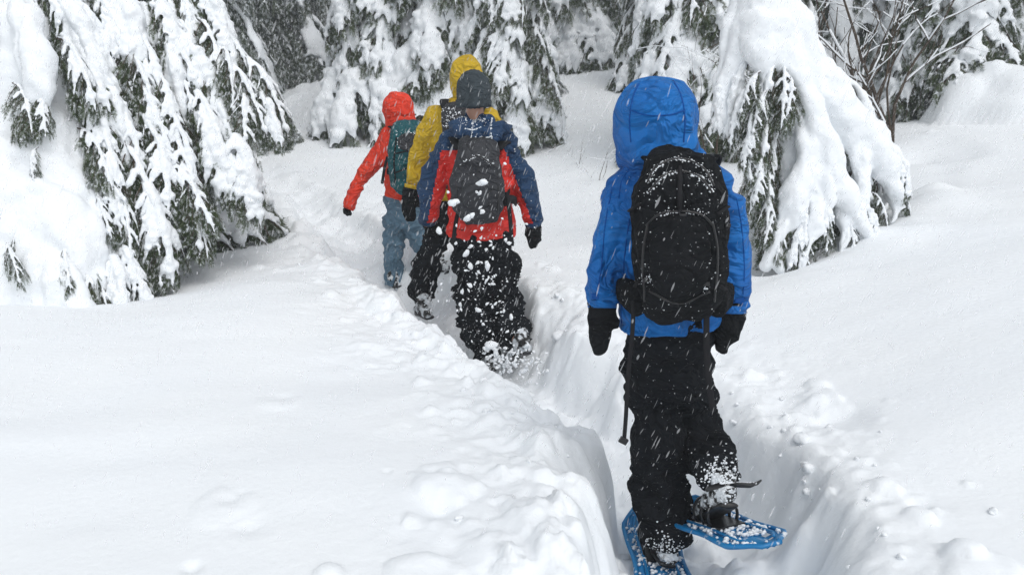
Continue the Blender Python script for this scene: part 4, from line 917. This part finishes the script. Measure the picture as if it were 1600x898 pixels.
for l in ([(718, 232, 4.2), (708, 216, 4.3), (708, 230, 4.42), (712, 262, 4.5)], [(778, 232, 4.2), (790, 222, 4.3), (792, 240, 4.36), (790, 290, 4.3), (784, 320, 4.2)]): strap('shoulder_strap', [P(*q) for q in l], .06, .016, bk, M_web)
strap('hip_belt', [P(784, 310, 4.16), P(802, 312, 4.22), P(806, 316, 4.34)], .05, .016, bk, M_web, side=(0, 0, 1))
bvj = bvh_of([jkN])
lines = [[(739, 182), (738, 200), (735, 224)], [(726, 201), (739, 203), (751, 199)], [(769, 184), (767, 200), (769, 222)], [(750, 214), (760, 215), (768, 213)]]
sp = []
for i, l in enumerate(lines): sp += scatter(bvj, 60, arcpts(l, .5, 1), .0025, .005, 30 + i)
sp += scatter(bvj, 120, lambda r: (r.gauss(735, 16), r.gauss(186, 5)), .002, .006, 40) + scatter(bvj, 80, lambda r: (r.uniform(670, 830), r.uniform(200, 370)), .002, .005, 41)
crumbs('hood_snow', sp, PN)
h, n = stick(bvj, 778, 184)
if h is not None: link('badge', Geo().box(h + n * .004, .03, .006, .02).mesh('badge', False), jkN, M_sleevelogo)
bvt = bvh_of([trN]); crumbs('trouser_snow', scatter(bvt, 300, lambda r: (r.uniform(705, 830), r.triangular(385, 575, 520)), .0012, .0062, 44), PN)
crumbs('pack_snow', scatter(bvp, 60, arcpts([(722, 256), (746, 244), (772, 258)], 2, 1), .002, .005, 45), bk)

# ---- third hiker, mustard jacket
Y_ = dict(y=4.95, foot=P(662, 500, 4.9), seed=40, vox=.012, head=(730, 128, 4.99, .09, .05), twr=.012,
    torso=[(717, 311, 4.95, .19, .13), (718, 260, 4.95, .185, .13), (720, 198, 4.95, .19, .13), (722, 174, 4.96, .14, .1), (728, 156, 4.96, .07, .07)],
    arms=[[(684, 180, 4.95, .075), (666, 215, 4.95, .080), (653, 255, 4.96, .072), (646, 292, 4.93, .060)], [(762, 184, 4.95, .075), (772, 220, 4.98, .07), (768, 262, 5.1, .06)]],
    hips=[(714, 318, 4.95, .175, .13), (708, 342, 4.95, .17, .13)],
    legs=[[(688, 345, 4.95, .095), (674, 388, 4.96, .094), (663, 430, 4.93, .088), (657, 468, 4.9, .080)], [(733, 345, 4.97, .1), (738, 400, 5.06, .09), (735, 448, 5.1, .08)]],
    mittens=[dict(palm=[(643, 297, 4.92, .056, .045), (639, 320, 4.9, .056, .042), (641, 340, 4.9, .036, .03)], thumb=[(650, 306, 4.9, .02), (655, 322, 4.9, .018)]), dict(palm=[(768, 266, 5.12, .05, .04), (766, 285, 5.16, .045, .035), (764, 300, 5.18, .03, .028)], thumb=[(760, 270, 5.15, .02), (756, 282, 5.18, .016)])],
    hood=[(731, 152, 4.97, .098, .1), (730, 124, 4.97, .11, .12), (730, 119, 4.97, .112, .125), .13],
    boots=[dict(heel=(672, 498, 4.76), toe=(652, 488, 5.06), ankle=(658, 472, 4.9)), dict(heel=(738, 478, 5.05), toe=(730, 468, 5.35), ankle=(735, 452, 5.1))],
    m_trousers=M_trs, m_jacket=M_yellow, m_hood=M_yellow)
PY, jkY, trY = person('person in a mustard yellow hooded jacket mostly hidden behind the grey beanie', 'hikers walking in single file', Y_)
rings = [(727, 300, 4.78, .10, .06), (725, 270, 4.74, .14, .09), (724, 210, 4.74, .14, .09), (720, 172, 4.78, .12, .06)]
bk, bb = pack('dark backpack between the mustard shoulders and the grey beanie', rings, M_grey, 17, vox=.012); bvp = bvh_of([bb])
strap('shoulder_strap', [P(700, 176, 4.8), P(694, 160, 4.88), P(696, 158, 4.98), P(698, 180, 5.08)], .06, .016, bk, M_web)
strap('shoulder_strap', [P(748, 176, 4.8), P(754, 162, 4.88), P(754, 160, 4.98), P(752, 180, 5.08)], .06, .016, bk, M_web)
crumbs('pack_snow', scatter(bvp, 120, lambda r: (r.uniform(690, 720), r.uniform(168, 200)), .002, .007, 50), bk)
bvt = bvh_of([trY] + [c for c in PY.children if c.name.startswith('boot')]); crumbs('trouser_snow', scatter(bvt, 70, lambda r: (r.gauss(662, 14), r.gauss(482, 12)), .003, .010, 51), PY)

# ---- leading hiker, orange-red jacket
R_ = dict(y=5.8, foot=P(618, 452, 5.8), seed=60, vox=.012, head=(622, 175, 5.84, .09, -.35), twr=.008,
    torso=[(631, 310, 5.8, .155, .12), (631, 275, 5.8, .15, .115), (630, 228, 5.8, .165, .12), (629, 207, 5.8, .12, .1), (627, 196, 5.81, .07, .07)],
    arms=[[(608, 213, 5.8, .072), (592, 242, 5.8, .068), (570, 270, 5.78, .060), (556, 297, 5.75, .051), (545, 324, 5.72, .044)], [(653, 215, 5.82, .07), (668, 250, 5.87, .06), (674, 285, 5.95, .05)]],
    hips=[(628, 312, 5.8, .145, .11), (628, 340, 5.8, .145, .11)],
    legs=[[(616, 340, 5.8, .092), (616, 385, 5.82, .086), (614, 425, 5.8, .076), (615, 446, 5.79, .072)], [(644, 345, 5.8, .094), (662, 385, 5.78, .085), (682, 408, 5.62, .07), (694, 420, 5.5, .062)]],
    mittens=[dict(palm=[(543, 327, 5.72, .034, .03), (541, 333, 5.71, .028, .024)], thumb=[(546, 328, 5.71, .014), (547, 335, 5.7, .011)]), dict(palm=[(675, 290, 5.97, .04, .03), (676, 302, 6.0, .03, .025)], thumb=[(670, 292, 6.0, .015), (668, 300, 6.0, .012)])],
    hood=[(628, 195, 5.82, .125, .105), (624, 174, 5.82, .118, .12), (622, 170, 5.82, .12, .125), .135],
    boots=[dict(heel=(626, 456, 5.7), toe=(610, 446, 6.0), ankle=(617, 444, 5.8)), dict(heel=(704, 424, 5.42), toe=(690, 432, 5.62), ankle=(695, 420, 5.5))],
    m_trousers=M_bluegrey, m_jacket=M_orange, m_hood=M_orange)
PR, jkR, trR = person('person in an orange-red hooded jacket and slate blue trousers with left arm swung out', 'hikers walking in single file', R_)
rings = [(636, 296, 5.64, .10, .05), (636, 280, 5.61, .13, .08), (635, 240, 5.59, .138, .1), (636, 210, 5.61, .13, .09), (637, 200, 5.64, .10, .06)]
bk, bb = pack('teal backpack with a dark top net on the leading red-jacketed hiker', rings, M_teal, 27, vox=.012, amp=.006); bvp = bvh_of([bb])
pouch('top_net', bvp, (640, 222), 20, 15, .02, bk, M_grey)
for a in ([(616, 270), (640, 262), (655, 262)], [(618, 240), (640, 236), (655, 238)], [(618, 285), (616, 250), (620, 215)]): seam('compression_strap', a, .006, .005, bk, M_web)
strap('hanging_strap', [P(606, 243, 5.7), P(601, 262, 5.68), P(597, 287, 5.66)], .022, .004, bk, M_web)
strap('shoulder_strap', [P(620, 205, 5.66), P(612, 198, 5.74), P(610, 205, 5.86), P(612, 230, 5.95)], .055, .016, bk, M_web)
strap('hip_belt', [P(618, 270, 5.66), P(606, 268, 5.72), P(603, 268, 5.82)], .05, .016, bk, M_web, side=(0, 0, 1))
crumbs('pack_snow', scatter(bvp, 90, lambda r: (r.uniform(618, 655), r.uniform(205, 232)), .003, .008, 52), bk)

# ------------------------------------------------------------ snow in the air
# clods kicked up behind the second hiker
clods = [(753, 285, 8), (709, 317, 8), (750, 302, 4), (754, 331, 6), (730, 341, 7), (738, 336, 5), (753, 357, 4), (686, 360, 7), (728, 396, 7), (700, 300, 3), (735, 415, 5), (746, 411, 4), (762, 415, 6), (760, 438, 4), (748, 425, 4), (722, 455, 4), (719, 476, 4), (799, 495, 5),
         (747, 484, 5), (755, 506, 4), (734, 446, 5), (790, 570, 6), (818, 578, 7), (838, 566, 4), (768, 538, 11), (760, 545, 8), (775, 552, 8), (790, 375, 4), (795, 380, 4), (760, 390, 4), (770, 388, 3), (735, 385, 4), (712, 380, 4), (745, 300, 3)]
r_ = random.Random(9); metas = []
for (u, v, r) in clods + [(r_.gauss(762, 32), r_.gauss(450, 75), r_.uniform(1, 3)) for _ in range(120)] + [(r_.gauss(800, 26), r_.gauss(565, 14), r_.uniform(1, 4)) for _ in range(150)]:
    y = r_.uniform(3.9, 4.0) if r > 3 else r_.uniform(3.65, 4.05)
    p = P(u, v, y); s = r * y / FPX
    metas.append((r_.choice(lump), Matrix.Translation(p) @ Matrix.Rotation(r_.uniform(0, 6), 4, 'Y') @ Matrix.Diagonal((s * r_.uniform(.8, 1.25), s, s * r_.uniform(.7, 1), 1))))
low = Geo()
tag(link('kicked_snow', join_instances('kicked_snow', metas), None, M_chunk), 'white snow clods kicked up in the air behind the second hiker', 'snow', kind='stuff')
# falling flakes: long tumbling crystals blown down to the left
nF = 78000; q = np.random.default_rng(5)
yy = (q.random(nF) ** (1 / 2.6)) * 6.2 + .75; xx = (q.random(nF) * 2 - 1) * (.74 * yy + .3); zz = CAM_Z + (q.random(nF) * 1.25 - .95) * yy * .75
gzz = height(xx, yy); ok = zz > gzz + .05; xx, yy, zz = xx[ok], yy[ok], zz[ok]; n = len(xx)
dirn = np.stack([-.36 + q.normal(0, .10, n), q.normal(0, .15, n), -np.ones(n)], -1); dirn /= np.linalg.norm(dirn, axis=1)[:, None]
a = np.cross(dirn, q.normal(0, 1, (n, 3))); a /= np.linalg.norm(a, axis=1)[:, None]
ln = (.004 + .014 * q.random(n) ** 1.6)[:, None]; w = (q.uniform(.001, .0024, n))[:, None]
c = np.stack([xx, yy, zz], -1); v = np.stack([c - dirn * ln, c + a * w - dirn * ln * .3, c + a * w + dirn * ln * .4, c + dirn * ln, c - a * w + dirn * ln * .3, c - a * w - dirn * ln * .4], 1).reshape(-1, 3)
ff = np.array([(0, 1, 2, 3), (0, 3, 4, 5)])
f = (ff[None] + (np.arange(n) * 6)[:, None, None]).reshape(-1, 4)
tag(link('falling_snow', mesh('falling_snow', v, f, False), None, M_flake), 'fine snowflakes falling slantwise through the air', 'snowfall', kind='stuff')
# haze
hz = Geo().box((0, 12, 4.6), 96, 60, 14); hm = hz.mesh('haze', False)
mh = bpy.data.materials.new('haze'); mh.use_nodes = True; mh.node_tree.nodes.clear(); o_ = mh.node_tree.nodes.new('ShaderNodeOutputMaterial'); pv = mh.node_tree.nodes.new('ShaderNodeVolumePrincipled')
pv.inputs['Color'].default_value = (.9, .93, .96, 1); pv.inputs['Density'].default_value = .0042; pv.inputs['Anisotropy'].default_value = .2
mh.node_tree.links.new(pv.outputs[0], o_.inputs['Volume'])
tag(link('haze', hm, None, mh), 'thin pale snowfall haze filling the air', kind='stuff')
